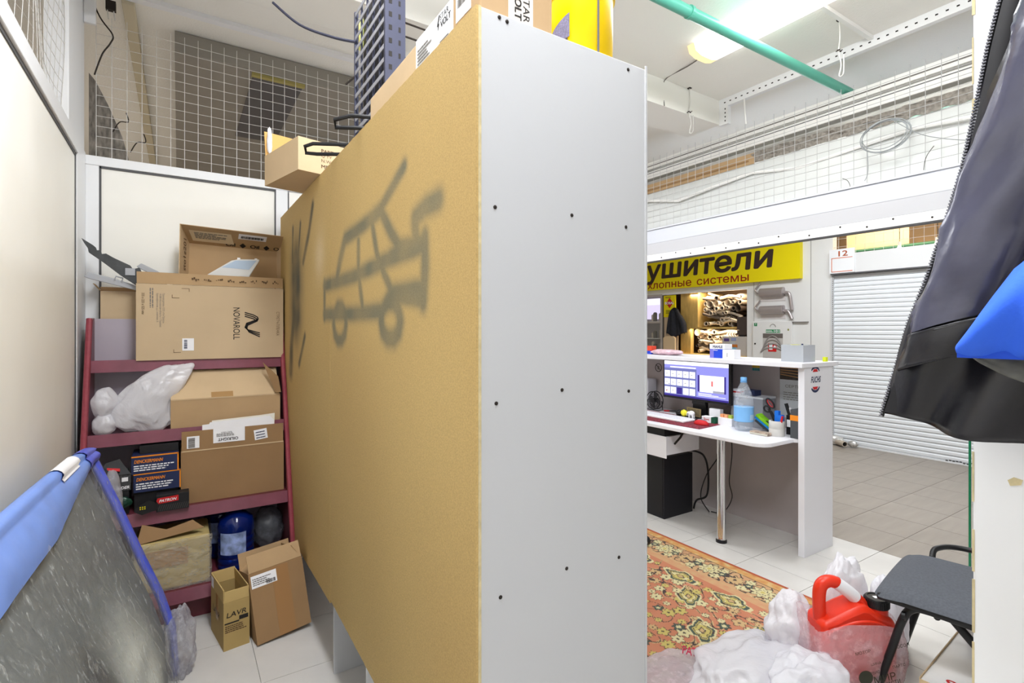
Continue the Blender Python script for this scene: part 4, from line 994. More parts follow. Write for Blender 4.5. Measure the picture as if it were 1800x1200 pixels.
obj('clamp', tb([(2.28 + 0.0, 1.81, 3.14), (2.30, 1.81, 3.14)], 0.035, 16), GREEN, t)
tag(obj('ceiling_cable', tb(smooth_path([(2.70, 0.9, 3.319), (2.86, 1.70, 3.319), (3.03, 2.35, 3.319), (3.07, 2.655, 3.319), (3.07, 2.655, 3.13)]), 0.004, 6), GREYINK), 'thin grey cable running along the shop ceiling and down the beam', 'cable')
t = thing('ceiling_lamp', 'long bright ceiling lamp with a yellowed end above the green pipe', 'lamp', (2.95, 1.65, 3.27))
obj('diffuser', (lambda b: (prism(b, [(-0.13, 0), (-0.11, -0.045), (-0.05, -0.062), (0.05, -0.062), (0.11, -0.045), (0.13, 0)], (2.97, 2.21, 3.3295), XP, ZP, 1.30), b)[-1])(bmesh.new()), glow('lamp_glow', (255, 252, 244), 5.5), t)
obj('end_cap', (lambda b: (prism(b, [(-0.132, 0), (-0.112, -0.047), (-0.05, -0.064), (0.05, -0.064), (0.112, -0.047), (0.132, 0)], (2.97, 2.262, 3.3295), XP, ZP, 0.05), b)[-1])(bmesh.new()), glow('yellowed_cap', (255, 226, 170), 1.1), t)

# ------------------------------------------------------------------ right foreground panel, glass, jacket
rp = struct('wall_right', bx(1.052, 1.070, -0.9, 0.293, 0, 2.6), M('white_door_panel', (234, 234, 236), 0.45, bump=0.03, bscale=40))
bm = bmesh.new(); rnd = random.Random(7); zz = 0.0
while zz < 2.6:
    L = rnd.uniform(0.02, 0.10); w = rnd.uniform(0.0008, 0.003)
    box(bm, 1.0512, 1.0528, 0.2935 - w, 0.2945, zz, min(2.6, zz + L)); zz += L + rnd.uniform(0.0, 0.05)
q = obj('chipped_edge', bm, CHIPCORE, rp); q['kind'] = 'stuff'
obj('chip', pr([(0, 0), (0.012, 0.004), (0.014, 0.012), (0.004, 0.014), (-0.003, 0.008)], (1.0519, 0.25, 1.215), YN, ZP, 0.0006), CHIPCORE, rp)
GL = film('shop_glass', (225, 240, 236), 0.06, 0.02, bump=0.0, thin=0.0)
t = thing('glass_partition', 'clear glass pane with a green edge behind the right-hand white panel', 'glass', (3.72, 0.5, 0))
obj('pane', bx(3.715, 3.723, -0.9, 1.046, 0, 2.09), GL, t)
obj('green_edge', bx(3.7145, 3.7235, 1.046, 1.056, 0, 2.09), M('green_glass_edge', (18, 110, 74), 0.2), t)
LEATHER = M('black_leatherette', (27, 26, 32), 0.30, var=0.25, scale=6, bump=0.5, bscale=22, spec=0.55)
SLEEVE_SHEEN = M('sleeve_painted_sheen', (66, 66, 84), 0.27, var=0.3, scale=7, bump=0.7, bscale=14, spec=0.7)  # jacket black lightened in colour to imitate highlights on the sleeve
jk = thing('black_jacket', 'black leatherette jacket hanging on the white panel, zip edge and cuff towards the shop', 'jacket', (0.98, 0.15, 1.3))
ZK = [(1.297, 0.376), (1.319, 0.373), (1.397, 0.352), (1.458, 0.338), (1.525, 0.315), (1.605, 0.292), (1.682, 0.272), (1.765, 0.257), (1.838, 0.245), (1.894, 0.233), (2.06, 0.19)]
def zipy(z):
    for (a, b), (c, d) in zip(ZK, ZK[1:]):
        if z <= c: return b + (d - b) * (z - a) / (c - a)
    return ZK[-1][1]
def jbody(u, v):
    zb = 1.316 - 0.018 * min(1, u * 3) + 0.004 * sin(u * 22)
    z = zb + (2.05 - zb) * v
    y = zipy(z) - 0.46 * u
    x = 0.945 + 0.018 * noise.noise(Vector((y * 9, z * 6, 1))) + 0.016 * sin((z * 1.0 + y * 2.2) * 26) * max(0, 1 - (z - 1.3) / 0.25) * min(1, u * 8) - 0.03 * sin(pi * min(1, u * 1.6)) + 0.02 * (v > 0.97)
    return (x, y, z)
obj('body', gd(jbody, 70, 90), LEATHER, jk, smooth='all', solid=0.008)
bm = bmesh.new()
zs = [1.312 + k * 0.0042 for k in range(170)]
tube(bm, [(0.944, zipy(z) + 0.002, z) for z in zs[::5]], 0.0028, 6)
obj('zip_tape', bm, BLACK, jk)
bm = bmesh.new()
for z in zs: box(bm, 0.9405, 0.9455, zipy(z) + 0.0005, zipy(z) + 0.0052, z, z + 0.0022)
obj('zip_teeth', bm, M('grey_zip', (120, 120, 128), 0.4, metal=0.4), jk)['kind'] = 'stuff'
obj('facing', gd(lambda u, v: (0.936 - 0.004 * sin(pi * u), zipy(1.32 + 0.73 * v) - 0.003 - 0.026 * u, 1.32 + 0.73 * v), 4, 50), M('facing_black', (28, 27, 30), 0.6), jk, smooth='all')
AX = [((0.905, 0.288), 1.418, 0.050), ((0.903, 0.262), 1.500, 0.054), ((0.90, 0.210), 1.640, 0.058), ((0.90, 0.165), 1.780, 0.064), ((0.905, 0.125), 1.92, 0.07), ((0.93, 0.10), 2.04, 0.07)]
def sleeve(u, v):
    n = len(AX) - 1; s = v * n; i = min(int(s), n - 1); k = s - i
    (p, q) = (AX[i], AX[i + 1])
    x = p[0][0] + (q[0][0] - p[0][0]) * k; y = p[0][1] + (q[0][1] - p[0][1]) * k; z = p[1] + (q[1] - p[1]) * k; r = p[2] + (q[2] - p[2]) * k
    a = 2 * pi * u
    w = 1 + 0.16 * noise.noise(Vector((cos(a) * 1.3, sin(a) * 1.3, z * 9))) + 0.10 * (1 - abs(noise.noise(Vector((cos(a) * 1.5, sin(a) * 1.5, z * 11 + a))))) ** 4 + 0.05 * sin(z * 70 + a * 2) * max(0, 1 - v * 2.2)
    return (x + 0.55 * r * w * cos(a), y + r * w * sin(a) * 0.95, z - 0.35 * r * sin(a) * (1 - v) + 0.0)
obj('sleeve', gd(lambda u, v: sleeve(u, 0.10 + 0.9 * v), 40, 80), SLEEVE_SHEEN, jk, smooth='all')
def cuff(u, v):
    p = Vector(sleeve(u, 0.125 * v)); c = Vector((AX[0][0][0], AX[0][0][1], p.z))
    k = 1.04 + 0.05 * sin(pi * v) + (0.03 if v in (0, 1) else 0)
    p.x = c.x + (p.x - c.x) * k; p.y = c.y + (p.y - c.y) * k; p.z -= 0.012
    return p
cf = obj('cuff', gd(cuff, 44, 16), LEATHER, jk, smooth='all', solid=0.004)
obj('cuff_seam', tb([Vector(cuff(k / 30, 0.93)) * 1.0 for k in range(30)], 0.0022, 5, closed=True), BLACK, cf)
obj('cuff_seam', tb([Vector(cuff(k / 30, 0.08)) * 1.0 for k in range(30)], 0.0022, 5, closed=True), BLACK, cf)
t = thing('blue_garment', 'bright blue garment hanging in front of the black jacket at the right edge', 'garment', (0.80, 0.15, 1.42))
BK = [(0.236, 1.422), (0.236, 1.438), (0.221, 1.466), (0.205, 1.497), (0.191, 1.520), (0.179, 1.531), (0.15, 1.545), (0.08, 1.56), (-0.05, 1.56)]
def bluef(u, v):
    s = u * (len(BK) - 1); i = min(int(s), len(BK) - 2); k = s - i
    y = BK[i][0] + (BK[i + 1][0] - BK[i][0]) * k; zt = BK[i][1] + (BK[i + 1][1] - BK[i][1]) * k
    z = 1.419 + (zt - 1.419) * v
    return (0.80 - 0.03 * sin(pi * v) * min(1, u * 3) + 0.004 * sin((y * 2 + z) * 70) + 0.02 * (v ** 4), y, z)
obj('cloth', gd(bluef, 40, 24), M('blue_cotton', (52, 104, 232), 0.8, var=0.08, scale=10, bump=0.1, bscale=300), t, smooth='all', solid=0.004)
obj('hem', gd(lambda u, v: (0.797, 0.237 - 0.29 * u, 1.416 + 0.012 * v), 10, 2), M('dark_blue_hem', (34, 78, 200), 0.8), t, solid=0.004)
t = thing('grey_garment', 'dark grey garment hem showing under the blue garment', 'garment', (0.82, 0.15, 1.39))
obj('cloth', gd(lambda u, v: (0.83 + 0.01 * noise.noise(Vector((u * 9, v * 3, 0))), 0.236 - 0.30 * u, 1.423 - (0.004 + 0.034 * min(1, u * 5) ** 0.7) * (1 - v)), 30, 8), M('grey_knit', (104, 104, 100), 0.9, var=0.2, scale=60), t, smooth='all', solid=0.003)

# ------------------------------------------------------------------ reception desk
WD = M('white_desk_laminate', (234, 234, 240), 0.35, bump=0.02, bscale=50)
WDB = M('grey_desk_board', (176, 168, 168), 0.45, var=0.03)
dk = thing('reception_desk', 'white reception desk with raised counter, rounded worktop and chrome leg', 'desk', (3.35, 2.6, 0))
obj('end_panel', bx(3.337, 3.692, 1.760, 1.800, 0, 1.205), WD, dk, bevel=0.0015)
obj('counter_top', bx(3.300, 3.760, 1.755, 4.4, 1.206, 1.234), WD, dk, bevel=0.002)
obj('back_panel', bx(3.662, 3.680, 1.802, 4.4, 0.0, 1.205), WDB, dk)
arc = [(3.105 - 0.10 * cos(k * pi / 16), 1.93 - 0.10 * sin(k * pi / 16)) for k in range(9)]
bm = bmesh.new(); prism(bm, [(3.66, 1.802), (3.66, 4.4), (2.955, 4.4), (2.99, 2.6)] + [(p[0], p[1]) for p in arc] + [(3.336, 1.83), (3.36, 1.802)], (0, 0, 0.720), XP, YP, 0.025)
obj('worktop', bm, WD, dk, bevel=0.003)
obj('leg', lt([(0.033, 0.02), (0.030, 0.03), (0.030, 0.72)], 28, (3.119, 2.204, 0)), CHROME, dk, smooth=True)
obj('foot', lt([(0.036, 0), (0.036, 0.015), (0.033, 0.022), (0, 0.022)], 28, (3.119, 2.204, 0)), BLACK, dk, smooth=True)
txt('FUCHS', NAVY, dk, (3.415, 1.7592, 1.108), (1, 0, 0), (0.18, 0, 1), 0.115, 0.038, bold=0.03)
bm = bmesh.new()
for s in (1, -1):
    cz = 1.128
    A = [(0.468 + 0.058 * cos(a), s * (0.036 + 0.050 * sin(a))) for a in [0.35 + k * 0.25 for k in range(10)]]
    B = [(0.468 + 0.050 * cos(a), s * (0.036 + 0.034 * sin(a))) for a in [0.35 + k * 0.25 for k in range(10)]]
    prism(bm, A + B[::-1], (3.0, 1.7596, cz), XP, ZP, -0.0006) if s > 0 else prism(bm, A + B[::-1], (3.0, 1.7596, cz), XP, ZP, 0.0006)
obj('badge_arcs', bm, NAVY, dk)
bm = bmesh.new()
for s in (1, -1):
    prism(bm, [(0.435, s * 0.048), (0.50, s * 0.048), (0.488, s * 0.066), (0.448, s * 0.066)], (3.0, 1.7594, 1.128), XP, ZP, 0.0004)
obj('badge_red', bm, RED, dk)
# items on the counter
CZ = 1.2345
def cbox(name, label, x0, x1, y0, y1, z0, z1, mat, cat='box', group=None, bevel=0.001):
    r = thing(name, label, cat, ((x0 + x1) / 2, (y0 + y1) / 2, z0), group=group); obj('body', bx(x0, x1, y0, y1, z0, z1), mat, r, bevel=bevel); return r
r = cbox('filter_box', 'blue and white MAHLE box standing on the counter', 3.44, 3.53, 2.405, 2.53, CZ, CZ + 0.104, M('mahle_blue', (30, 70, 200), 0.4))
obj('white_band', bx(3.4385, 3.5315, 2.4035, 2.5315, CZ + 0.068, CZ + 0.105), PAPER, r)
txt('MAHLE', NAVY, r, (3.4375, 2.502, CZ + 0.076), YN, ZP, 0.082, 0.019, bold=0.04)
txt('Filter', PAPER, r, (3.4392, 2.50, CZ + 0.055), YN, ZP, 0.04, 0.008, bold=0.03)
obj('lilac_side', bx(3.4392, 3.4400, 2.497, 2.5305, CZ, CZ + 0.068), M('lilac_print', (120, 116, 204), 0.4), r)
r = cbox('white_parts_box', 'small white box leaning against the MAHLE box on the counter', 3.41, 3.49, 2.305, 2.400, CZ, CZ + 0.066, PAPER)
obj('print', lines((3.4095, 2.365, CZ + 0.012), ZP, YN, 0.045, 0.012, 2, 3), GREYINK, r)
r = cbox('display_cube', 'translucent grey display box at the near end of the counter', 3.465, 3.615, 1.835, 1.985, CZ, CZ + 0.112, film('frosted_acrylic', (206, 210, 216), 0.86, 0.15, bump=0.0, thin=0.35))
obj('blue_dot', lt([(0.006, 0), (0.006, 0.008), (0, 0.009)], 10, (3.50, 1.86, CZ + 0.112)), NAVY, r)
obj('yellow_sticker', bx(3.48, 3.52, 1.88, 1.93, CZ + 0.112, CZ + 0.1135), M('yellow_note', (226, 224, 60), 0.6), r)
cbox('yellow_note_block', 'tiny lime yellow block beside the translucent display box', 3.66, 3.69, 1.79, 1.81, CZ, CZ + 0.03, M('lime_block', (216, 226, 40), 0.6))
bag('pink_printed_bag', 'pink printed plastic bag lying flat on the far counter', crumple((3.50, 3.0, CZ + 0.022), (0.07, 0.15, 0.024), 4, 0.3, 3, 4, CZ, 0.15), loc=(3.5, 3.0, CZ), mat=M('pink_bag_print', (226, 190, 200), 0.4, var=0.35, scale=22))
r = cbox('red_blue_box', 'small red and blue box beside the pink bag behind the cabinet edge', 3.50, 3.56, 3.17, 3.29, CZ, CZ + 0.07, M('orange_red_box', (222, 76, 50), 0.5))
obj('blue_base', bx(3.4990, 3.5610, 3.1690, 3.2910, CZ, CZ + 0.028), M('mahle_blue', (30, 70, 200), 0.4), r)
# back panel prints
r = thing('certificate_poster', 'certificate poster with a dark tool picture on the desk back panel', 'poster', (3.66, 1.95, 0.82))
obj('sheet', bx(3.6600, 3.6618, 1.815, 2.105, 0.82, 1.192), M('pale_certificate', (206, 210, 214), 0.4), r)
obj('picture', pr([(0, 0), (0.29, 0), (0.29, 0.10), (0, 0.10)], (3.6598, 2.105, 1.092), YN, ZP, 0.0006), M('dark_tool_photo', (66, 58, 52), 0.4, var=0.5, scale=26), r)
bm = bmesh.new()
for k in range(4): prism(bm, [(0, 0), (0.24, -0.03 + 0.01 * k), (0.24, -0.022 + 0.01 * k), (0, 0.006)], (3.6590, 2.10, 1.125 + 0.016 * k), YN, ZP, 0.0005)
obj('tool_shapes', bm, M('tan_tool', (176, 128, 84), 0.5), r)
txt('СЕРТИФИКАТ', GREYINK, r, (3.6596, 2.065, 1.035), YN, ZP, 0.23, 0.022, bold=0.01)
obj('small_print', lines((3.6596, 2.08, 0.95), YN, ZP, 0.25, 0.065, 4, 4, 0.25), GREYINK, r)
r = thing('colour_sticker', 'small yellow and teal sticker on the desk back panel', 'sticker', (3.66, 2.28, 1.15))
for k in range(6): obj('square', bx(3.6604, 3.6618, 2.262 + 0.020 * (k % 3), 2.280 + 0.020 * (k % 3), 1.140 + 0.022 * (k // 3), 1.160 + 0.022 * (k // 3)), M('sticker_%d' % (k // 3), ((60, 140, 140), (226, 186, 60))[k // 3], 0.5), r)
r = thing('round_ban_sticker', 'round black ban sticker on the desk back panel left of the monitor', 'sticker', (3.66, 3.235, 1.10))
obj('ring', tb([(3.6605, 3.235 + 0.036 * cos(a * pi / 12), 1.105 + 0.036 * sin(a * pi / 12)) for a in range(24)], 0.0028, 5, closed=True), INK, r)
obj('slash', tb([(3.6605, 3.26, 1.13), (3.6605, 3.21, 1.08)], 0.0024, 5), INK, r)
obj('phone_icon', bx(3.6598, 3.6615, 3.225, 3.245, 1.088, 1.122), GREYINK, r)
# worktop items
TZ = 0.7455
mo = thing('computer_monitor', 'wide black monitor showing a lilac image grid on the desk', 'monitor', (3.45, 2.65, TZ))
Y0, Y1, Z0, Z1 = 2.345, 2.967, 0.905, 1.204
obj('case', bx(3.425, 3.455, Y0 - 0.004, Y1 + 0.008, Z0 - 0.018, Z1), BLACK, mo, bevel=0.003)
obj('stand', bx(3.455, 3.485, 2.58, 2.70, TZ + 0.01, 0.95), BLACK, mo)
obj('stand_neck', bx(3.42, 3.455, 2.56, 2.68, 0.865, Z0 - 0.015), BLACK, mo)
obj('stand_base', bx(3.42, 3.60, 2.54, 2.74, TZ, TZ + 0.012), BLACK, mo, bevel=0.003)
def sq(bm, a, b, c, d, x=3.4242):  # screen fractions left, right, bottom, top
    W, Hh = Y1 - Y0 - 0.02, Z1 - Z0 - 0.012
    plate(bm, (x, Y1 - 0.006 - a * W, Z0 + c * Hh), YN, ZP, (b - a) * W, (d - c) * Hh, 0.0004)
bm = bmesh.new(); sq(bm, 0, 1, 0, 1, 3.4248); sc = obj('screen', bm, glow('screen_lilac', (150, 150, 232), 0.95), mo)
bm = bmesh.new(); sq(bm, 0.0, 0.53, 0.055, 0.80); obj('grid_background', bm, glow('screen_blue_grey', (120, 124, 186), 0.9), sc)
bm = bmesh.new(); sq(bm, 0, 1, 0.90, 1.0); sq(bm, 0.10, 0.52, 0.815, 0.85)
sq(bm, 0.58, 0.94, 0.21, 0.66, 3.4236)
for r_ in range(3):
    for c_ in range(5):
        if (r_, c_) == (2, 2): continue
        sq(bm, 0.008 + c_ * 0.103, 0.098 + c_ * 0.103, 0.075 + (2 - r_) * 0.235, 0.255 + (2 - r_) * 0.235, 3.4236)
for k in range(3): sq(bm, 0.56, 0.96 - 0.1 * k, 0.10 + 0.03 * k, 0.112 + 0.03 * k, 3.4236)
obj('white_tiles', bm, glow('screen_white', (250, 250, 255), 1.15), sc)
bm = bmesh.new(); sq(bm, 0, 1, 0, 0.05, 3.4236); sq(bm, 0.55, 0.58, 0.21, 0.66, 3.4236); sq(bm, 0.94, 0.965, 0.21, 0.66, 3.4236); sq(bm, 0.215, 0.30, 0.075, 0.255, 3.4236); sq(bm, 0.07, 0.095, 0.325, 0.345, 3.4230)
obj('dark_tiles', bm, glow('screen_violet', (70, 58, 150), 0.8), sc)
bm = bmesh.new(); sq(bm, 0.755, 0.78, 0.38, 0.52, 3.4228); sq(bm, 0.03, 0.05, 0.12, 0.15, 3.4228)
obj('red_marks', bm, glow('screen_red', (238, 120, 120), 0.9), sc)
bm = bmesh.new(); rnd = random.Random(6)
for k in range(12): c_, r_ = k % 5, k // 5; sq(bm, 0.03 + c_ * 0.103, 0.06 + c_ * 0.103, 0.15 + (2 - r_) * 0.235, 0.17 + (2 - r_) * 0.235, 3.4229)
sq(bm, 0.78, 0.94, 0.21, 0.27, 3.4229)
obj('grey_marks', bm, glow('screen_grey', (170, 170, 186), 0.9), sc)
for q in [c for c in bpy.data.objects if c.parent is sc]: q['kind'] = 'stuff'
fn = thing('desk_fan', 'small black wire desk fan beside the monitor at the cabinet edge', 'fan', (3.50, 3.135, TZ))
fc = Vector((3.50, 3.135, 0.833)); R = 0.076
bm = bmesh.new()
for dx in (-0.02, 0.02): tube(bm, [fc + Vector((dx, R * cos(a * pi / 14), R * sin(a * pi / 14))) for a in range(28)], 0.004, 6, closed=True)
for rr in (0.035, 0.055): tube(bm, [fc + Vector((-0.024, rr * cos(a * pi / 12), rr * sin(a * pi / 12))) for a in range(24)], 0.0014, 4, closed=True)
for a in range(24): tube(bm, [fc + Vector((-0.027, 0.016 * cos(a * pi / 12), 0.016 * sin(a * pi / 12))), fc + Vector((-0.021, R * cos(a * pi / 12), R * sin(a * pi / 12)))], 0.0014, 4)
obj('guard', bm, BLACK, fn)
obj('hub', tb([fc + Vector((-0.03, 0, 0)), fc + Vector((0.03, 0, 0))], 0.022, 18), BLACK, fn)
for k in range(4):
    a = k * pi / 2 + 0.3; u_, w_ = Vector((0, cos(a), sin(a))), Vector((0.25, -sin(a), cos(a)))
    obj('blade', pr([(0.02, -0.012), (0.066, -0.026), (0.068, 0.022), (0.02, 0.012)], fc, u_, w_, 0.0015), M('dark_blade', (70, 70, 76), 0.35), fn)
obj('stand', tb([(3.50, 3.215, 0.835), (3.50, 3.225, 0.76), (3.48, 3.20, TZ + 0.004), (3.48, 3.07, TZ + 0.004), (3.50, 3.045, 0.76), (3.50, 3.055, 0.835)], 0.004, 6), BLACK, fn)
r = thing('desk_mat', 'dark red patterned rug-like mat under the keyboard and mouse', 'mat', (3.27, 2.7, TZ))
obj('sheet', pr([(3.035, 3.35), (3.09, 2.36), (3.46, 2.40), (3.44, 3.35)][::-1], (0, 0, TZ), XP, YP, 0.0025), M('red_persian_mat', (122, 42, 54), 0.8, var=0.9, scale=70), r)
r = thing('keyboard', 'slim white keyboard on the red patterned mat', 'keyboard', (3.25, 2.85, TZ + 0.003))
obj('case', pr([(3.19, 3.30), (3.185, 2.575), (3.345, 2.585), (3.36, 3.30)][::-1], (0, 0, TZ + 0.003), XP, YP, 0.014), PAPER, r, bevel=0.004)
bm = bmesh.new()
for i in range(24):
    for j in range(5): box(bm, 3.203 + j * 0.028, 3.226 + j * 0.028, 2.60 + i * 0.028, 2.623 + i * 0.028, TZ + 0.016, TZ + 0.0195)
obj('keys', bm, M('key_white', (226, 226, 232), 0.5), r)['kind'] = 'stuff'
r = thing('computer_mouse', 'red and grey computer mouse at the end of the keyboard', 'mouse', (3.25, 2.465, TZ + 0.003))
bm = bmesh.new(); ico(bm, (3.25, 2.465, TZ + 0.004), (0.036, 0.062, 0.036), 3)
for v in bm.verts: v.co.z = max(v.co.z, TZ + 0.003)
obj('shell', bm, RED, r, smooth='all')
bm = bmesh.new(); ico(bm, (3.255, 2.467, TZ + 0.012), (0.028, 0.05, 0.0315), 3); obj('top', bm, M('grey_mouse_top', (120, 124, 132), 0.3), r, smooth='all')
r = thing('pens', 'red and black pen lying behind the keyboard', 'pen', (3.56, 3.0, TZ))
obj('barrel', tb([(3.52, 3.04, TZ + 0.006), (3.60, 2.95, TZ + 0.006)], 0.006, 8), BLACK, r); obj('grip', tb([(3.515, 3.045, TZ + 0.0065), (3.545, 3.012, TZ + 0.0065)], 0.0068, 8), RED, r)
r = cbox('black_tray', 'flat black tray with small ornaments in front of the monitor', 3.33, 3.41, 2.58, 2.80, TZ, TZ + 0.016, BLACK)
bm = bmesh.new(); ico(bm, (3.37, 2.715, TZ + 0.043), (0.02, 0.03, 0.027), 3, lambda d: 1 + 0.3 * noise.noise(d * 4)); tag(obj('yellow_flower', bm, M('yellow_petal', (240, 226, 60), 0.6, var=0.2, scale=60), smooth='all'), 'yellow flower-like ornament on the black tray', 'ornament')
bm = bmesh.new(); ico(bm, (3.37, 2.765, TZ + 0.038), (0.024, 0.024, 0.022), 3, lambda d: 1 + 0.5 * noise.noise(d * 3)); tag(obj('black_figurine', bm, BLACK, smooth='all'), 'black lumpy figurine at the left of the black tray', 'ornament')
r = thing('elephant_figurine', 'white elephant-like figurine on the black tray', 'ornament', (3.37, 2.65, TZ + 0.0165))
bm = bmesh.new(); ico(bm, (3.37, 2.645, TZ + 0.05), (0.018, 0.028, 0.02), 3); obj('body', bm, PAPER, r, smooth='all')
for dy in (-0.016, 0.016):
    for dx in (-0.009, 0.009): obj('leg', tb([(3.37 + dx, 2.645 + dy, TZ + 0.045), (3.37 + dx, 2.645 + dy, TZ + 0.0165)], 0.006, 8), PAPER, r)
obj('trunk', tb([(3.37, 2.672, TZ + 0.055), (3.37, 2.688, TZ + 0.045), (3.37, 2.690, TZ + 0.025)], [0.010, 0.006, 0.004], 8), PAPER, r)
r = thing('gold_frame', 'small gilt picture frame leaning behind the tray ornaments', 'frame', (3.412, 2.66, TZ + 0.02)); obj('frame', pr([(0, 0), (0.13, -0.01), (0.13, 0.055), (0, 0.06)], (3.412, 2.72, TZ + 0.03), YN, ZP, 0.005), M('gilt', (150, 132, 96), 0.4, metal=0.4), r); obj('picture', pr([(0.01, 0.008), (0.12, 0), (0.12, 0.047), (0.01, 0.052)], (3.4065, 2.72, TZ + 0.03), YN, ZP, 0.0006), M('dull_picture', (112, 100, 76), 0.5, var=0.3, scale=40), r)
r = cbox('green_tea_box', 'green and white carton with red lettering before the monitor stand', 3.36, 3.41, 2.43, 2.545, TZ, TZ + 0.046, PAPER); obj('green_end', bx(3.3592, 3.4108, 2.428, 2.462, TZ, TZ + 0.046), M('deep_green_print', (30, 92, 66), 0.5), r); txt('Sort', RED, r, (3.3594, 2.525, TZ + 0.018), YN, ZP, 0.045, 0.018, bold=0.03)
cbox('white_card_block', 'white card block standing behind the green and white carton', 3.43, 3.47, 2.435, 2.53, TZ + 0.013, TZ + 0.10, PAPER)
r = cbox('note_paper_box', 'white box with orange and green note blocks beside the bottle', 3.37, 3.43, 2.295, 2.41, TZ, TZ + 0.055, PAPER)
for k, c in enumerate(((236, 160, 110), (236, 170, 120), (170, 190, 80))): obj('note_block', bx(3.385, 3.415, 2.375 - 0.034 * k, 2.402 - 0.034 * k, TZ + 0.055, TZ + 0.078), M('note_%d' % k, c, 0.7), r)
r = cbox('grey_storage_box', 'tall grey box behind the water bottle', 3.47, 3.62, 2.12, 2.37, TZ, TZ + 0.21, M('grey_box', (150, 152, 158), 0.5)); obj('lid', bx(3.465, 3.625, 2.115, 2.375, TZ + 0.21, TZ + 0.222), M('pale_lid', (206, 208, 212), 0.4), r)
cbox('blue_striped_box', 'small dark blue box lying on the tall grey box behind the bottle', 3.50, 3.58, 2.20, 2.28, TZ + 0.2225, TZ + 0.262, NAVY)
r = cbox('striped_packet', 'white packet with red and blue stripe on the left of the grey box', 3.48, 3.56, 2.30, 2.372, TZ + 0.2225, TZ + 0.262, PAPER); obj('stripe', bx(3.479, 3.561, 2.299, 2.373, TZ + 0.236, TZ + 0.248), RED, r)
# water bottle
wb = thing('water_bottle', 'half full clear plastic water bottle with a light blue label and cap', 'bottle', (3.33, 2.175, TZ)); local(wb)
PET = film('clear_pet', (235, 242, 250), 0.20, 0.06, bump=0.25, bscale=14, thin=0.1, streak=0.25, sscale=22)
prof = [(0.045, 0.0), (0.058, 0.006), (0.063, 0.03), (0.062, 0.06), (0.064, 0.075), (0.064, 0.20), (0.060, 0.225), (0.050, 0.265), (0.034, 0.305), (0.019, 0.335), (0.017, 0.345)]
bm = bmesh.new(); lathe(bm, prof, 30)
for v in bm.verts:
    if v.co.z < 0.04: 
        a = math.atan2(v.co.y, v.co.x); k = 1 - 0.12 * (0.5 + 0.5 * cos(a * 5)) * (1 - v.co.z / 0.04); v.co.x *= k; v.co.y *= k
obj('body', bm, PET, wb, smooth='all')
obj('water', lt([(0.042, 0.004), (0.058, 0.03), (0.0605, 0.075), (0.0605, 0.165), (0, 0.165)], 26), film('water', (214, 230, 244), 0.18, 0.02, bump=0, thin=0.2), wb, smooth=True)
lb = obj('label', lt([(0.0648, 0.066), (0.0650, 0.070), (0.0650, 0.165), (0.0648, 0.168)], 36), M('light_blue_label', (128, 186, 240), 0.35, var=0.05), wb, smooth='all')
obj('cap', lt([(0.021, 0.345), (0.021, 0.368), (0.019, 0.371), (0, 0.371)], 24), M('light_blue_cap', (120, 180, 238), 0.4), wb, smooth=True)
obj('cap_ring', lt([(0.022, 0.336), (0.022, 0.342), (0.018, 0.342)], 24), M('light_blue_cap', (120, 180, 238), 0.4), wb)
for k in range(3): txt('ООО', PAPER, lb, (-0.028 + 0.001 * k, -0.0655, 0.082 + 0.012 * k), (0.80, -0.05, 0), ZP, 0.036, 0.010, bold=0.03)
# right group on the worktop
r = thing('sponge_pack', 'green and blue sponge pack leaning beside the bottle', 'sponge', (3.42, 2.06, TZ))
mm = Matrix.Translation((3.40, 2.015, TZ + 0.028)) @ Matrix.Rotation(radians(33), 4, 'X')
obj('green_sponge', bx(-0.03, 0.03, 0.0, 0.125, 0.010, 0.030, mm), M('lime_sponge', (132, 200, 30), 0.8, var=0.15, scale=50), r, bevel=0.003)
obj('blue_sponge', bx(-0.03, 0.03, -0.004, 0.125, -0.006, 0.009, mm), M('cyan_sponge', (30, 130, 200), 0.8), r, bevel=0.002)
obj('dark_side', bx(-0.03, 0.03, 0.0, 0.11, -0.022, -0.008, mm), M('dark_scourer', (58, 62, 66), 0.9), r)
obj('label', bx(-0.031, -0.01, 0.005, 0.05, 0.0305, 0.0312, mm), M('dark_green_label', (40, 84, 40), 0.6), r)
r = thing('tape_roll', 'pale grey tape roll standing on its side as a pen holder', 'tape', (3.345, 1.945, TZ))
obj('roll', lt([(0.030, 0.0), (0.047, 0), (0.048, 0.003), (0.048, 0.046), (0.047, 0.048), (0.048, 0.050), (0.048, 0.096), (0.046, 0.099), (0.036, 0.099), (0.034, 0.01)], 30, (3.345, 1.945, TZ)), M('pale_grey_tape', (204, 202, 198), 0.45), r, smooth=True)
r = thing('scissors', 'scissors with black and red handles standing in the tape roll', 'scissors', (3.345, 1.955, TZ + 0.02))
def loop(c, a, b, ang, n=22): return [Vector((3.352, c[0] - (a * cos(q * 2 * pi / n) * cos(ang) - b * sin(q * 2 * pi / n) * sin(ang)), c[1] + a * cos(q * 2 * pi / n) * sin(ang) + b * sin(q * 2 * pi / n) * cos(ang))) for q in range(n)]
obj('handle_loop', tb(loop((1.995, 0.953), 0.036, 0.018, -0.85), 0.0065, 8, closed=True), BLACK, r, smooth=True)
obj('handle_loop', tb(loop((2.018, 0.912), 0.022, 0.018, -0.6), 0.006, 8, closed=True), BLACK, r, smooth=True)
obj('red_inlay', tb(loop((1.995, 0.953), 0.029, 0.011, -0.85), 0.003, 6, closed=True), RED, r)
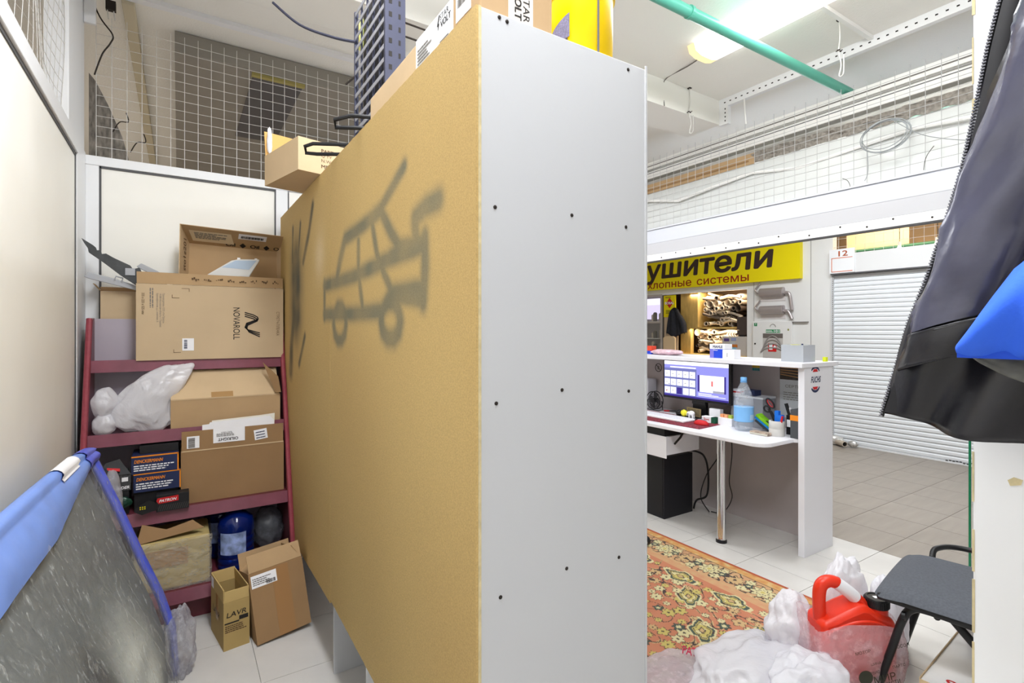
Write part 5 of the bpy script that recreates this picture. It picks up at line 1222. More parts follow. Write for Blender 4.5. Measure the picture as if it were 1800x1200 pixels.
obj('shank', pr([(0, 0), (0.03, -0.012), (0.068, -0.075), (0.05, -0.10), (0.02, -0.03)], (3.348, 2.008, 0.915), YN, ZP, 0.010), BLACK, r, bevel=0.002)
obj('blade', pr([(0, 0), (0.012, 0.004), (0.022, -0.06), (0.016, -0.065)], (3.352, 1.955, 0.83), YN, ZP, 0.003), CHROME, r)
r = cbox('blue_tape_dispenser', 'bright blue block standing in the tape roll beside the scissors', 3.334, 3.362, 1.928, 1.955, TZ + 0.02, TZ + 0.165, M('bright_blue_plastic', (24, 110, 214), 0.4)); obj('step', bx(3.332, 3.364, 1.905, 1.928, TZ + 0.06, TZ + 0.14), M('bright_blue_plastic', (24, 110, 214), 0.4), r)
tag(obj('red_marker', tb([(3.335, 1.925, TZ + 0.03), (3.325, 1.895, TZ + 0.135)], 0.007, 10), RED), 'red marker leaning out of the tape roll', 'pen')
r = cbox('black_pen_holder', 'black desk organiser with a white label behind the tape roll', 3.44, 3.50, 1.865, 1.935, TZ, TZ + 0.13, BLACK); obj('white_label', bx(3.4385, 3.4402, 1.87, 1.93, TZ + 0.052, TZ + 0.10), PAPER, r); obj('red_mark', bx(3.4375, 3.4386, 1.872, 1.90, TZ + 0.072, TZ + 0.086), RED, r)
obj('pen', tb([(3.46, 1.92, TZ + 0.12), (3.455, 1.945, TZ + 0.205)], 0.012, 8), BLACK, r); obj('pen', tb([(3.47, 1.89, TZ + 0.12), (3.46, 1.86, TZ + 0.19)], 0.005, 8), M('green_pen', (40, 130, 90), 0.4), r); obj('pen', tb([(3.46, 1.905, TZ + 0.12), (3.45, 1.915, TZ + 0.18)], 0.007, 8), PAPER, r)
r = cbox('orange_banded_box', 'dark grey box with an orange band against the desk end panel', 3.345, 3.435, 1.803, 1.855, TZ, TZ + 0.185, M('dark_grey_box', (72, 74, 78), 0.5)); obj('orange_band', bx(3.344, 3.436, 1.802, 1.856, TZ + 0.115, TZ + 0.150), ORANGE, r)
r = cbox('wipes_pack', 'small brown and white packet lying before the tape roll', 3.255, 3.315, 1.955, 2.085, TZ, TZ + 0.020, M('brown_white_print', (176, 156, 140), 0.35, var=0.6, scale=36), 'packet', bevel=0.004); obj('pale_edge', bx(3.254, 3.256, 1.958, 2.082, TZ + 0.003, TZ + 0.012), M('pale_wrapper', (206, 204, 190), 0.35), r)
r = cbox('white_printer', 'pale grey printer behind the desk fan', 3.53, 3.65, 3.24, 3.60, TZ, TZ + 0.26, M('printer_grey', (206, 206, 214), 0.4), 'printer', bevel=0.012); obj('paper', bx(3.50, 3.56, 3.26, 3.55, TZ + 0.15, TZ + 0.156), PAPER, r)
# under the desk
r = cbox('drawer_unit', 'white hanging drawer box under the far end of the worktop', 3.02, 3.40, 2.60, 3.1, 0.52, 0.655, WD, 'drawer'); obj('front_lip', bx(3.015, 3.02, 2.59, 3.1, 0.50, 0.66), WD, r); obj('bracket', tb([(3.1, 2.585, 0.60), (3.1, 2.53, 0.66), (3.1, 2.5, 0.715)], 0.008, 6), BLACK, r)
obj('rail', bx(3.03, 3.39, 2.62, 3.1, 0.655, 0.7195), BLACK, r)
r = cbox('computer_tower', 'black computer tower on the floor under the drawer box', 3.12, 3.45, 2.70, 2.92, 0.0, 0.47, M('tower_black', (28, 28, 34), 0.4), 'computer'); obj('front_face', bx(3.117, 3.121, 2.715, 2.905, 0.02, 0.46), BLACK, r)
for lab, P, rr in (('thick black cable bundle hanging down beside the computer tower', [(3.40, 2.68, 0.50), (3.45, 2.60, 0.47), (3.47, 2.57, 0.35), (3.47, 2.58, 0.16), (3.45, 2.66, 0.10), (3.44, 2.68, 0.03)], 0.008), ('thin black cable hanging from the worktop and curling to the tower', [(3.55, 2.55, 0.72), (3.55, 2.52, 0.5), (3.52, 2.62, 0.30), (3.50, 2.66, 0.12), (3.50, 2.58, 0.02)], 0.0045), ('thin black cable hanging straight down nearest the chrome leg', [(3.58, 2.45, 0.72), (3.585, 2.44, 0.5), (3.58, 2.46, 0.28), (3.57, 2.43, 0.16), (3.56, 2.50, 0.03), (3.55, 2.60, 0.008)], 0.0038)):
    tag(obj('cable', tb(smooth_path(P, 8), rr, 6), BLACK), lab, 'cable', 'cables under the desk')
r = thing('chair_castor', 'black castor with a white ring on the rug by the cabinet edge', 'castor', (2.62, 2.42, 0.013))
obj('wheel', tb([(2.60, 2.42, 0.045), (2.63, 2.42, 0.045)], 0.030, 18), BLACK, r); obj('ring', tb([(2.598, 2.42 + 0.026 * cos(k * pi / 10), 0.045 + 0.026 * sin(k * pi / 10)) for k in range(20)], 0.004, 6, closed=True), PAPER, r)
# ------------------------------------------------------------------ rug
RUGM = attr_mat('woven_rug', 0.95, var=0.10, scale=500, bump=0.35, bscale=600)
RX0, RX1, RY0, RY1 = 1.30, 2.862, 1.20, 3.05
rnd = random.Random(11)
C_F = rgb(190, 128, 100)[:3]; C_F2 = rgb(178, 112, 84)[:3]; C_T = rgb(190, 160, 116)[:3]; C_C = rgb(200, 190, 146)[:3]; C_Y = rgb(186, 170, 100)[:3]; C_D = rgb(74, 62, 60)[:3]; C_G = rgb(74, 84, 76)[:3]; C_R = rgb(168, 84, 56)[:3]; C_O = rgb(196, 150, 92)[:3]
FL = {}
def addf(x, y, r, kind, a, petals):
    for i in range(int((x - r * 1.7) / 0.1) - 1, int((x + r * 1.7) / 0.1) + 2):
        for j in range(int((y - r * 1.7) / 0.1) - 1, int((y + r * 1.7) / 0.1) + 2): FL.setdefault((i, j), []).append((x, y, r, kind, a, petals))
yy = 1.3
k = 0
while yy < 3.1:                       # border rosettes, cream and tan in turn
    addf(RX1 - 0.175, yy, 0.062 if k % 2 == 0 else 0.052, 'rose' if k % 2 == 0 else 'tan', 0.2, 9); addf(RX1 - 0.13, yy + 0.1, 0.03, 'small', 0.5, 6); addf(RX1 - 0.225, yy + 0.1, 0.03, 'small', 0.1, 6); addf(RX1 - 0.175, yy + 0.085, 0.026, 'dark', 0.4, 5)
    yy += 0.17; k += 1
for i in range(21):
    for j in range(26):
        x = RX0 + 0.03 + i * 0.076 + rnd.uniform(-0.025, 0.025); y = RY0 + 0.03 + j * 0.076 + rnd.uniform(-0.025, 0.025)
        if RX1 - x < 0.36: continue
        big = (i % 6 == 1 and j % 6 == 2) or (i % 6 == 4 and j % 6 == 5)
        if big: addf(x, y, 0.095, 'medal', 0.8 * (i % 3), 8)
        else: addf(x, y, rnd.uniform(0.018, 0.036), rnd.choice(('small', 'yellow', 'small', 'yellow', 'tan', 'dark')), rnd.uniform(0, 3), rnd.choice((5, 6, 7, 8)))
for j in range(6): addf(RX1 - 0.40, RY0 + 0.15 + j * 0.33, 0.10, 'medal', 1.57, 6)
def rug_colour(u, v):
    x = RX0 + (RX1 - RX0) * u; y = RY0 + (RY1 - RY0) * v; e = RX1 - x
    n = noise.noise(Vector((x * 26, y * 26, 3))) ; n2 = noise.noise(Vector((x * 7, y * 7, 8)))
    if e < 0.028: return mixc(C_R, C_D, max(0, n) * 0.5)
    if e < 0.085: c = mixc(C_O, C_C if n > 0.15 else C_R, abs(n) * 0.9)
    elif e < 0.265:
        c = mixc(C_T, C_F, 0.35 + 0.4 * n2)
        if e < 0.089 or e > 0.261: c = C_D
        elif abs(noise.noise(Vector((x * 16, y * 16, 21)))) < 0.07: c = C_D
        elif n > 0.42: c = C_C
    elif e < 0.33: c = mixc(C_T, C_F, 0.45 + 0.4 * n) if e > 0.27 and e < 0.326 else C_T
    else:
        c = mixc(C_F, C_F2, 0.5 + n2)
        w = abs(noise.noise(Vector((x * 9, y * 9, 14))))
        if w < 0.022: c = C_D
        elif w < 0.06 and n > 0.1: c = C_T
    for (fx, fy, r, kind, a0, pet) in FL.get((int(x / 0.1), int(y / 0.1)), ()):
        dx, dy = x - fx, y - fy
        if kind == 'medal':
            ca, sa = cos(a0), sin(a0); px, py = dx * ca + dy * sa, (-dx * sa + dy * ca) * 1.7
            d = math.hypot(px, py) / r; an = math.atan2(py, px); d /= (1 + 0.16 * cos(an * 4) + 0.06 * cos(an * 9))
            if d < 1.05:
                if d > 0.90: c = C_C
                elif d > 0.70: c = C_G if n < 0.2 else C_D
                elif d > 0.62: c = C_Y
                elif d > 0.56: c = C_D
                elif d > 0.26: c = C_Y if n > -0.1 else C_C
                elif d > 0.17: c = C_D
                else: c = C_T
            continue
        d = math.hypot(dx, dy) / r
        if d > 1.5: continue
        an = math.atan2(dy, dx) + a0; d /= (1 + 0.2 * cos(an * pet))
        if d < 1.0:
            if d > 0.88: c = C_D
            elif kind == 'dark': c = C_G if d > 0.4 else C_C
            elif d < 0.20: c = C_D if kind != 'rose' else C_Y
            elif kind == 'rose' and 0.42 < d < 0.50: c = C_D
            else: c = {'rose': C_C, 'tan': C_T, 'small': C_C, 'yellow': C_Y}[kind]
            if kind == 'tan' and n > 0.3: c = C_D
    return c
me = paint_mesh('pile', 312, 370, lambda u, v: (RX0 + (RX1 - RX0) * u, RY0 + (RY1 - RY0) * v + 0.0, 0.012 - (0.006 if u > 0.995 else 0) + 0.0012 * noise.noise(Vector((u * 9, v * 9, 0)))), rug_colour)
r = thing('persian_rug', 'orange and cream patterned rug on the tiles before the reception desk', 'rug', (0, 0, 0.0))
ob_mesh('pile', me, RUGM, r, smooth='all')
obj('backing', bx(RX0 + 0.002, RX1 - 0.002, RY0 + 0.002, RY1 - 0.002, 0.001, 0.0095), M('rug_edge', (170, 70, 40), 0.9), r)

# ------------------------------------------------------------------ chair, canister, bags on the floor at right
ch = thing('visitor_chair', 'visitor chair with a grey fabric seat and black oval tube legs', 'chair', (2.37, 0.50, 0.0), (0, 0, radians(9))); local(ch)
SEATM = M('grey_chair_fabric', (88, 91, 98), 0.95, var=0.12, scale=120, bump=0.3, bscale=400)
def seatf(u, v):
    x = -0.03 + 0.55 * u; y = -0.05 + 0.50 * v
    e = min(1, 8 * min(u, 1 - u)) * min(1, 8 * min(v, 1 - v)); e = e ** 0.5
    rr = 0.05
    cx = min(max(x, -0.03 + rr), 0.52 - rr); cy = min(max(y, -0.05 + rr), 0.45 - rr); dx, dy = x - cx, y - cy; d = math.hypot(dx, dy)
    if d > rr: x, y = cx + dx / d * rr, cy + dy / d * rr
    return (x, y, 0.425 + 0.03 * e + 0.01 * sin(pi * u) - 0.012 * max(0, v - 0.8) * 5)
obj('seat', gd(seatf, 40, 40), SEATM, ch, smooth='all')
obj('seat_base', bx(-0.02, 0.51, -0.04, 0.44, 0.400, 0.428), BLACK, ch, bevel=0.012)
TUBE = M('black_tube', (26, 26, 28), 0.35)
for x0, x1 in ((0.03, 0.045), (0.47, 0.50)):
    P = smooth_path([(x1, 0.455, 0.0), (x0 + 0.004, 0.40, 0.20), (x0, 0.365, 0.33), (x0, 0.335, 0.385), (x0, 0.28, 0.398), (x0, 0.10, 0.392), (x0, -0.05, 0.40), (x0, -0.10, 0.47), (x0, -0.14, 0.80)], 6)
    obj('front_frame', tb(P, 0.0145, 12), TUBE, ch, smooth=True)
    obj('rear_leg', tb(smooth_path([(x0 + 0.028, 0.22, 0.385), (x0 + 0.028, 0.10, 0.25), (x0 + 0.03, -0.10, 0.0)]), 0.0145, 12), TUBE, ch, smooth=True)
    obj('foot_cap', lt([(0.018, 0.0), (0.018, 0.02), (0.0, 0.02)], 12, (x1, 0.456, 0)), BLACK, ch)
obj('cross_bar', tb([(0.03, 0.26, 0.385), (0.50, 0.26, 0.385)], 0.011, 10), TUBE, ch, smooth=True)
obj('bolt', lt([(0.016, 0), (0.016, 0.012), (0, 0.014)], 12, m=Matrix.Translation((0.01, 0.35, 0.36)) @ Matrix.Rotation(-pi / 2, 4, 'X')), BLACK, ch)
obj('backrest', bx(0.01, 0.48, -0.17, -0.13, 0.52, 0.82), SEATM, ch, bevel=0.02)
obj('arm_loop', tb(smooth_path([(0.56, 0.36, 0.42), (0.60, 0.35, 0.452), (0.66, 0.27, 0.460), (0.66, 0.05, 0.455)]), 0.012, 10), TUBE, ch, smooth=True)

REDP = M('red_canister_plastic', (226, 52, 26), 0.35, spec=0.5)
cn = thing('red_canister', 'red plastic canister with a black cap standing in a printed clear bag', 'canister', (2.35, 1.06, 0.012), (0, 0, radians(-32.757))); local(cn)
bm = bmesh.new(); prism(bm, [(-0.142, 0.0), (0.162, 0.0), (0.166, 0.225), (0.150, 0.262), (0.085, 0.282), (0.05, 0.308), (0.02, 0.312), (-0.03, 0.292), (-0.09, 0.262), (-0.142, 0.244)], (0, 0.065, 0.0), XP, ZP, 0.13)
obj('body', bm, REDP, cn, bevel=0.02, smooth=True)
obj('handle', tb(smooth_path([(-0.118, 0, 0.235), (-0.122, 0, 0.31), (-0.116, 0, 0.365), (-0.090, 0, 0.388), (-0.05, 0, 0.382), (0.0, 0, 0.345), (0.05, 0, 0.300), (0.08, 0, 0.26)]), 0.025, 14), REDP, cn, smooth=True)
obj('label', tb(smooth_path([(-0.052, 0, 0.3835), (0.0, 0, 0.346), (0.028, 0, 0.320)]), 0.0262, 14, cap=False), PAPER, cn, smooth='all')
obj('neck', lt([(0.040, 0.0), (0.040, 0.05), (0, 0.05)], 20, (0.112, -0.01, 0.255)), REDP, cn, smooth=True)
cp = obj('cap', lt([(0.044, 0.0), (0.044, 0.032), (0.040, 0.037), (0.034, 0.037), (0.033, 0.034), (0, 0.034)], 30, (0.112, -0.01, 0.292)), BLACK, cn, smooth=True)
bm = bmesh.new()
for k in range(30): box(bm, 0.0435, 0.046, -0.0016, 0.0016, 0.003, 0.030, Matrix.Translation((0.112, -0.01, 0.292)) @ Matrix.Rotation(k * pi / 15, 4, 'Z'))
obj('ridges', bm, BLACK, cp)['kind'] = 'stuff'
obj('cap_sticker', bx(0.10, 0.125, -0.018, 0.0, 0.3262, 0.3272), PAPER, cp)
obj('rib', tb(smooth_path([(-0.13, -0.078, 0.215), (-0.03, -0.086, 0.262), (0.06, -0.086, 0.262), (0.13, -0.078, 0.225)]), 0.006, 8), REDP, cn, smooth=True)
CLB = film('clear_printed_bag', (236, 222, 230), 0.42, 0.15, streak=0.35, sscale=22, bump=0.9, bscale=30, thin=0.3)
cb = thing('printed_clear_bag', 'clear plastic bag with dark shop print around the red canister', 'bag', (2.35, 1.06, 0.012), (0, 0, radians(-32.757))); local(cb)
def bagf(u, v):
    a = 2 * pi * u; s = max(0.0, v)
    rx = 0.178 + 0.012 * sin(pi * v); ry = 0.105 + 0.012 * sin(pi * v)
    ca, sa = cos(a), sin(a); q = 0.5
    x = rx * math.copysign(abs(ca) ** q, ca); y = ry * math.copysign(abs(sa) ** q, sa)
    w = noise.noise(Vector((ca * 2.5, sa * 2.5, v * 2.2))) * 0.014 + (1 - abs(noise.noise(Vector((ca * 4, sa * 4, v * 3 + 4))))) ** 4 * 0.012
    top = 0.245 - 0.03 * ca * 0 + 0.02 * sin(a * 3)
    return (x * (1 + w * 4) , y * (1 + w * 5), 0.002 + top * v)
obj('film', gd(bagf, 110, 40), CLB, cb, smooth='all')
DP = M('dark_olive_print', (56, 58, 46), 0.6)
for (s, x, z, w, h) in (('АВТОЗАПЧАСТИ', -0.03, 0.022, 0.15, 0.018), ('МИР', 0.015, 0.055, 0.085, 0.028), ('МОТОР', -0.06, 0.165, 0.06, 0.012), ('ШИНА', 0.0, 0.125, 0.04, 0.01), ('ТОСОЛ', 0.09, 0.19, 0.06, 0.013), ('ПАРТС', 0.085, 0.115, 0.05, 0.011), ('СЕРВИС', -0.02, 0.085, 0.055, 0.011)):
    txt(s, DP, cb, (x, -0.140, z), (1, 0, 0.25), (-0.25, 0, 1), w, h, bold=0.01)
obj('print_emblem', lt([(0.028, 0), (0.028, 0.001), (0, 0.001)], 20, m=Matrix.Translation((-0.02, -0.138, 0.078)) @ Matrix.Rotation(pi / 2, 4, 'X')), DP, cb)
bag('white_carrier_bag', 'big white plastic bag lying on the rug edge in the foreground', crumple((1.98, 1.26, 0.05), (0.26, 0.15, 0.085), 21, 0.25, 2.0, 5, 0.014, 0.18), loc=(1.98, 1.26, 0.012))
bag('white_carrier_bag', 'white plastic bag with a blue packet inside, left of the red canister', crumple((2.27, 1.26, 0.12), (0.11, 0.08, 0.14), 23, 0.3, 2.4, 5, 0.014, 0.2), loc=(2.27, 1.26, 0.012))
bag('white_carrier_bag', 'white plastic bag bunched behind the red canister handle', crumple((2.55, 1.17, 0.19), (0.14, 0.06, 0.20), 25, 0.25, 2.4, 5, 0.003, 0.2), loc=(2.55, 1.17, 0.003))
bag('white_carrier_bag', 'white plastic bag under the front edge of the grey chair', crumple((2.68, 1.04, 0.16), (0.09, 0.06, 0.17), 27, 0.25, 2.4, 5, 0.003, 0.2), loc=(2.68, 1.04, 0.003))
bag('white_carrier_bag', 'white plastic bag filling the lower edge of the picture before the canister', crumple((2.03, 1.06, 0.07), (0.16, 0.12, 0.105), 29, 0.25, 2.0, 5, 0.003, 0.2), loc=(2.03, 1.06, 0.003))
fb = bag('patron_film_bag', 'clear plastic bag with red lettering at the lower corner of the cabinet', crumple((1.69, 1.44, 0.035), (0.20, 0.10, 0.035), 31, 0.25, 2.6, 5, 0.014, 0.2), loc=(1.69, 1.44, 0.012), mat=film('pinkish_clear_film', (236, 226, 232), 0.62, 0.18, streak=0.3, sscale=26, bump=0.8, bscale=30))
txt('PATRON', M('crimson_print', (180, 24, 66), 0.5), fb, (1.80, 1.46, 0.075), (0.55, -0.83, 0), (0.6, 0.4, 0.55), 0.13, 0.032, bold=0.03)
r = thing('blue_packet', 'blue packet showing at the foot of the bag left of the canister', 'packet', (2.20, 1.30, 0.013), (0, 0, radians(-35))); local(r)
obj('packet', bx(-0.09, 0.06, -0.05, 0.03, 0.0, 0.05), M('slate_blue_packet', (92, 100, 150), 0.5, var=0.1), r, bevel=0.006)
r = thing('white_red_box', 'white carton with red lettering under the chair at the lower right', 'box', (2.34, 0.50, 0.001), (0, 0, radians(4))); local(r)
obj('carton', bx(0, 0.50, 0, 0.30, 0, 0.15), M('glossy_white_carton', (238, 236, 234), 0.25), r, bevel=0.002)
obj('brown_edge', (lambda b: (box(b, -0.002, 0.0, 0, 0.30, 0.0, 0.152), box(b, 0, 0.5, 0.30, 0.303, 0.02, 0.156), b)[-1])(bmesh.new()), CARD_L, r)
txt('S', RED, r, (0.03, 0.24, 0.1508), YN, XP, 0.03, 0.05, bold=0.02)
r = thing('white_flat_box', 'second white carton lying further back under the chair', 'box', (2.80, 0.56, 0.152), (0, 0, radians(4))); local(r)
obj('carton', bx(0, 0.30, 0, 0.24, 0, 0.10), M('glossy_white_carton', (238, 236, 234), 0.25), r, bevel=0.002)

# ------------------------------------------------------------------ opposite side of the aisle
WX = 7.05
OW = M('opposite_white_panel', (230, 230, 228), 0.5, var=0.02, scale=2)
ow = struct('wall_opposite', bx(WX, WX + 0.10, 3.36, 4.553, 0, 3.33), OW)
obj('lower_wall', bx(WX, WX + 0.10, 4.553, 9.0, 0, 1.03), OW, ow)
obj('upper_wall', bx(WX, WX + 0.10, 4.553, 9.0, 2.055, 3.33), OW, ow)
obj('niche_frame', bx(WX - 0.004, WX + 0.05, 4.545, 9.0, 2.045, 2.075), WHITE, ow)
obj('jamb', bx(WX, WX + 0.06, 6.09, 6.14, 1.03, 2.055), M('dark_frame', (92, 88, 86), 0.5), ow)
obj('joint', bx(WX - 0.001, WX, 3.63, 3.636, 1.0, 3.0), GREYINK, ow)
obj('joint', bx(WX - 0.001, WX, 4.44, 4.446, 1.56, 2.2), GREYINK, ow)
obj('cill', bx(WX - 0.03, WX + 0.75, 4.56, 6.09, 1.03, 1.055), M('pale_yellow_shelf', (226, 192, 116), 0.6), ow)
obj('niche_back', bx(WX + 0.75, WX + 0.77, 4.3, 9.0, 0.9, 2.4), M('niche_back', (120, 98, 76), 0.9), ow)
obj('niche_side', bx(WX + 0.10, WX + 0.75, 4.535, 4.553, 0.9, 2.4), M('niche_back', (120, 98, 76), 0.9), ow)
obj('niche_top', bx(WX + 0.10, WX + 0.75, 4.553, 9.0, 2.16, 2.18), M('niche_back', (120, 98, 76), 0.9), ow)
sg = thing('shop_sign', 'yellow shop sign with big dark and small red Russian lettering', 'sign', (WX - 0.07, 5.4, 2.14))
obj('board', bx(WX - 0.07, WX, 3.74, 7.3, 2.135, 2.72), YELLOW, sg)
txt('Глушители', M('sign_dark_brown', (58, 44, 40), 0.5), sg, (WX - 0.0705, 7.04, 2.245), YN, ZP, 2.92, 0.40, bold=0.035, shear=0.08)
txt('Выхлопные', M('sign_dark_red', (150, 28, 20), 0.5), sg, (WX - 0.0705, 6.71, 2.160), YN, ZP, 1.225, 0.125, bold=0.012); txt('системы', MATS['sign_dark_red'], sg, (WX - 0.0705, 5.377, 2.160), YN, ZP, 0.896, 0.094, bold=0.012)
# wooden niche shelf and dividers
WOOD = M('yellow_plywood', (196, 164, 96), 0.7, var=0.15, scale=6, stretch=(1, 3, 1))
sh = thing('niche_shelf', 'plywood shelf with upright dividers in the lit niche of exhaust parts', 'shelf', (WX + 0.4, 5.2, 1.055))
obj('board', bx(WX + 0.06, WX + 0.74, 4.56, 5.82, 1.462, 1.492), WOOD, sh)
obj('divider', bx(WX + 0.06, WX + 0.72, 5.46, 5.48, 1.492, 2.05), WOOD, sh); obj('divider', bx(WX + 0.06, WX + 0.14, 5.48, 5.80, 1.492, 2.05), WOOD, sh)
obj('divider', bx(WX + 0.06, WX + 0.14, 5.60, 5.80, 1.055, 1.462), WOOD, sh)
STL = [M('bare_steel', (214, 200, 180), 0.4, metal=0.25), M('dull_steel', (190, 178, 162), 0.5, metal=0.15), M('dark_steel', (104, 92, 82), 0.5, metal=0.2), M('cream_steel', (222, 206, 182), 0.5)]
BORE = M('pipe_bore', (30, 26, 24), 0.9)
def hollow(pts, r):
    """pipe with an open mouth: the wall turns inwards at the near end"""
    bm = bmesh.new(); tube(bm, pts, r, 12, cap=False)
    P = [Vector(p) for p in pts]; d = (P[1] - P[0]).normalized()
    tube(bm, [P[0], P[0] + d * r * 1.5], r * 0.80, 12, cap=False)
    a, b = frame_at(d); o = [bm.verts.new(P[0] + a * r * cos(2 * pi * k / 12) + b * r * sin(2 * pi * k / 12)) for k in range(12)]; i_ = [bm.verts.new(P[0] + a * r * 0.8 * cos(2 * pi * k / 12) + b * r * 0.8 * sin(2 * pi * k / 12)) for k in range(12)]
    for k in range(12): bm.faces.new((o[k], o[(k + 1) % 12], i_[(k + 1) % 12], i_[k]))
    return bm
def pipe_mesh(kind, mat):
    me = bpy.data.meshes.new(kind)
    if kind == 'straight': bm = hollow([(0, 0, 0), (0.30, 0.02, 0), (0.6, 0.0, 0)], 0.036)
    if kind == 'bent': bm = hollow(smooth_path([(0, 0, 0), (0.12, 0.0, 0.02), (0.22, 0.10, 0.05), (0.40, 0.14, 0.03), (0.58, 0.14, 0.0)], 4), 0.028)
    if kind == 'flared': bm = tb([(0, 0, 0), (0.05, 0, 0), (0.16, 0, 0), (0.5, 0.02, 0)], [0.055, 0.05, 0.034, 0.032], 12, cap=False)
    if kind == 'muffler':
        bm = bmesh.new(); tube(bm, [(0.0, 0, 0), (0.02, 0, 0), (0.44, 0, 0), (0.46, 0, 0)], [0.07, 0.078, 0.078, 0.07], 18)
        bmesh.ops.transform(bm, matrix=Matrix.Diagonal((1, 1.35, 0.85, 1)), verts=bm.verts); tube(bm, [(0, 0.03, 0), (-0.10, 0.03, 0.0)], 0.024, 10, cap=False)
    if kind == 'long': bm = tb(smooth_path([(0, -0.32, 0), (0, -0.12, 0.03), (0.02, 0.1, 0.0), (0.0, 0.34, 0.03)], 5), 0.022, 10)
    bmesh.ops.recalc_face_normals(bm, faces=bm.faces); bm.to_mesh(me); bm.free(); me.materials.append(mat); me.shade_smooth(); return me
bores = {}
def bore(kind):
    if kind not in bores:
        r = {'straight': 0.028, 'bent': 0.022, 'flared': 0.033}.get(kind)
        if r is None: bores[kind] = None
        else:
            bm = bmesh.new(); x = 0.16 if kind == 'flared' else 0.03
            lathe(bm, [(r, 0), (r, 0.001), (0, 0.001)], 12, m=Matrix.Translation((x, 0, 0)) @ Matrix.Rotation(-pi / 2, 4, 'Y')); me = bpy.data.meshes.new('bore'); bm.to_mesh(me); bm.free(); me.materials.append(BORE); bores[kind] = me
    return bores[kind]
PM = {}
rnd = random.Random(19)
def exhaust(x, y, z, kind, mi, rot, where):
    if (kind, mi) not in PM: PM[(kind, mi)] = pipe_mesh(kind, STL[mi])
    nm, cat = ('muffler', 'muffler') if kind == 'muffler' else ('exhaust_pipe', 'exhaust pipe')
    look = ('bare steel', 'dull grey', 'dark brown', 'cream coloured')[mi]; shape = {'straight': 'straight open-mouthed', 'bent': 'bent', 'flared': 'flared', 'long': 'long sideways', 'muffler': 'oval'}[kind]
    lab = '%s %s %s in the heap on the %s niche shelf' % (look, shape, nm.replace('_', ' '), 'upper' if where == 'u' else 'lower')
    o = bpy.data.objects.new(nm, None); link(o); o.location = (x, y, z); o.rotation_euler = rot
    tag(o, lab, cat, '%s %s %ss on the %s niche shelf' % (look, shape, nm.replace('_', ' '), 'upper' if where == 'u' else 'lower'))
    b = bpy.data.objects.new('tube' if nm != 'muffler' else 'shell', PM[(kind, mi)]); link(b); b.parent = o
    if bore(kind):
        q = bpy.data.objects.new('bore', bores[kind]); link(q); q.parent = o
for where, y0, y1, z0, rows in (('u', 4.70, 5.40, 1.53, 6), ('l', 4.72, 5.52, 1.095, 5)):
    for row in range(rows):
        n = 7 if where == 'u' else 8
        for k in range(n):
            y = y0 + (y1 - y0) * (k + 0.5) / n + rnd.uniform(-0.03, 0.03); z = z0 + 0.012 + row * (0.080 if where == 'u' else 0.074) + rnd.uniform(-0.01, 0.01)
            if where == 'l' and y < 5.02 and row > -1: continue
            kind = rnd.choice(('straight', 'bent', 'flared', 'straight', 'long', 'muffler'))
            if kind == 'muffler' and rnd.random() < 0.4: kind = 'bent'
            exhaust(WX + 0.08 + rnd.uniform(0, 0.06) + (0.05 if kind == 'long' else 0) + (0.1 if kind == 'muffler' else 0), min(max(y, y0 + (0.34 if kind == 'long' else 0.0)), y1 - (0.34 if kind == 'long' else 0.0)), z, kind, rnd.choice((0, 0, 1, 3, 3, 2)), (rnd.uniform(-0.3, 0.3), rnd.uniform(-0.04, 0.05), rnd.uniform(-0.25, 0.25)), where)
r = thing('dark_screen', 'dark flat screen panel standing at the right end of the niche', 'screen', (WX + 0.05, 4.64, 1.36)); obj('panel', bx(WX + 0.03, WX + 0.06, 4.56, 4.735, 1.37, 1.64), M('dark_brown_screen', (70, 60, 56), 0.4), r); obj('foot', bx(WX + 0.03, WX + 0.1, 4.60, 4.70, 1.345, 1.37), BLACK, r)
r = thing('grey_stand_cabinet', 'pale grey cabinet with card stickers at the right end of the niche', 'cabinet', (WX + 0.1, 4.8, 1.055)); obj('body', bx(WX + 0.02, WX + 0.4, 4.56, 4.98, 1.056, 1.345), M('pale_grey_cabinet', (190, 184, 178), 0.5), r)
for k, (yy, zz, c) in enumerate(((4.86, 1.27, (82, 60, 130)), (4.74, 1.28, (150, 160, 196)), (4.76, 1.225, (190, 196, 200)), (4.72, 1.18, (200, 120, 50)), (4.74, 1.14, (150, 200, 230)))): obj('sticker', bx(WX + 0.018, WX + 0.0205, yy, yy + 0.09, zz, zz + 0.045), M('card_%d' % k, c, 0.5), r)
bm = bmesh.new(); r = thing('metal_clamps', 'small heap of metal clamps on the pale grey cabinet', 'clamps', (WX + 0.1, 4.85, 1.346))
for k in range(7): obj('clamp', tb([(WX + 0.06 + 0.01 * k, 4.765 + k * 0.028 + 0.03 * cos(q * pi / 8), 1.376 + 0.026 * sin(q * pi / 8)) for q in range(16)], 0.006, 6, closed=True), STL[2 if k % 2 else 0], r)
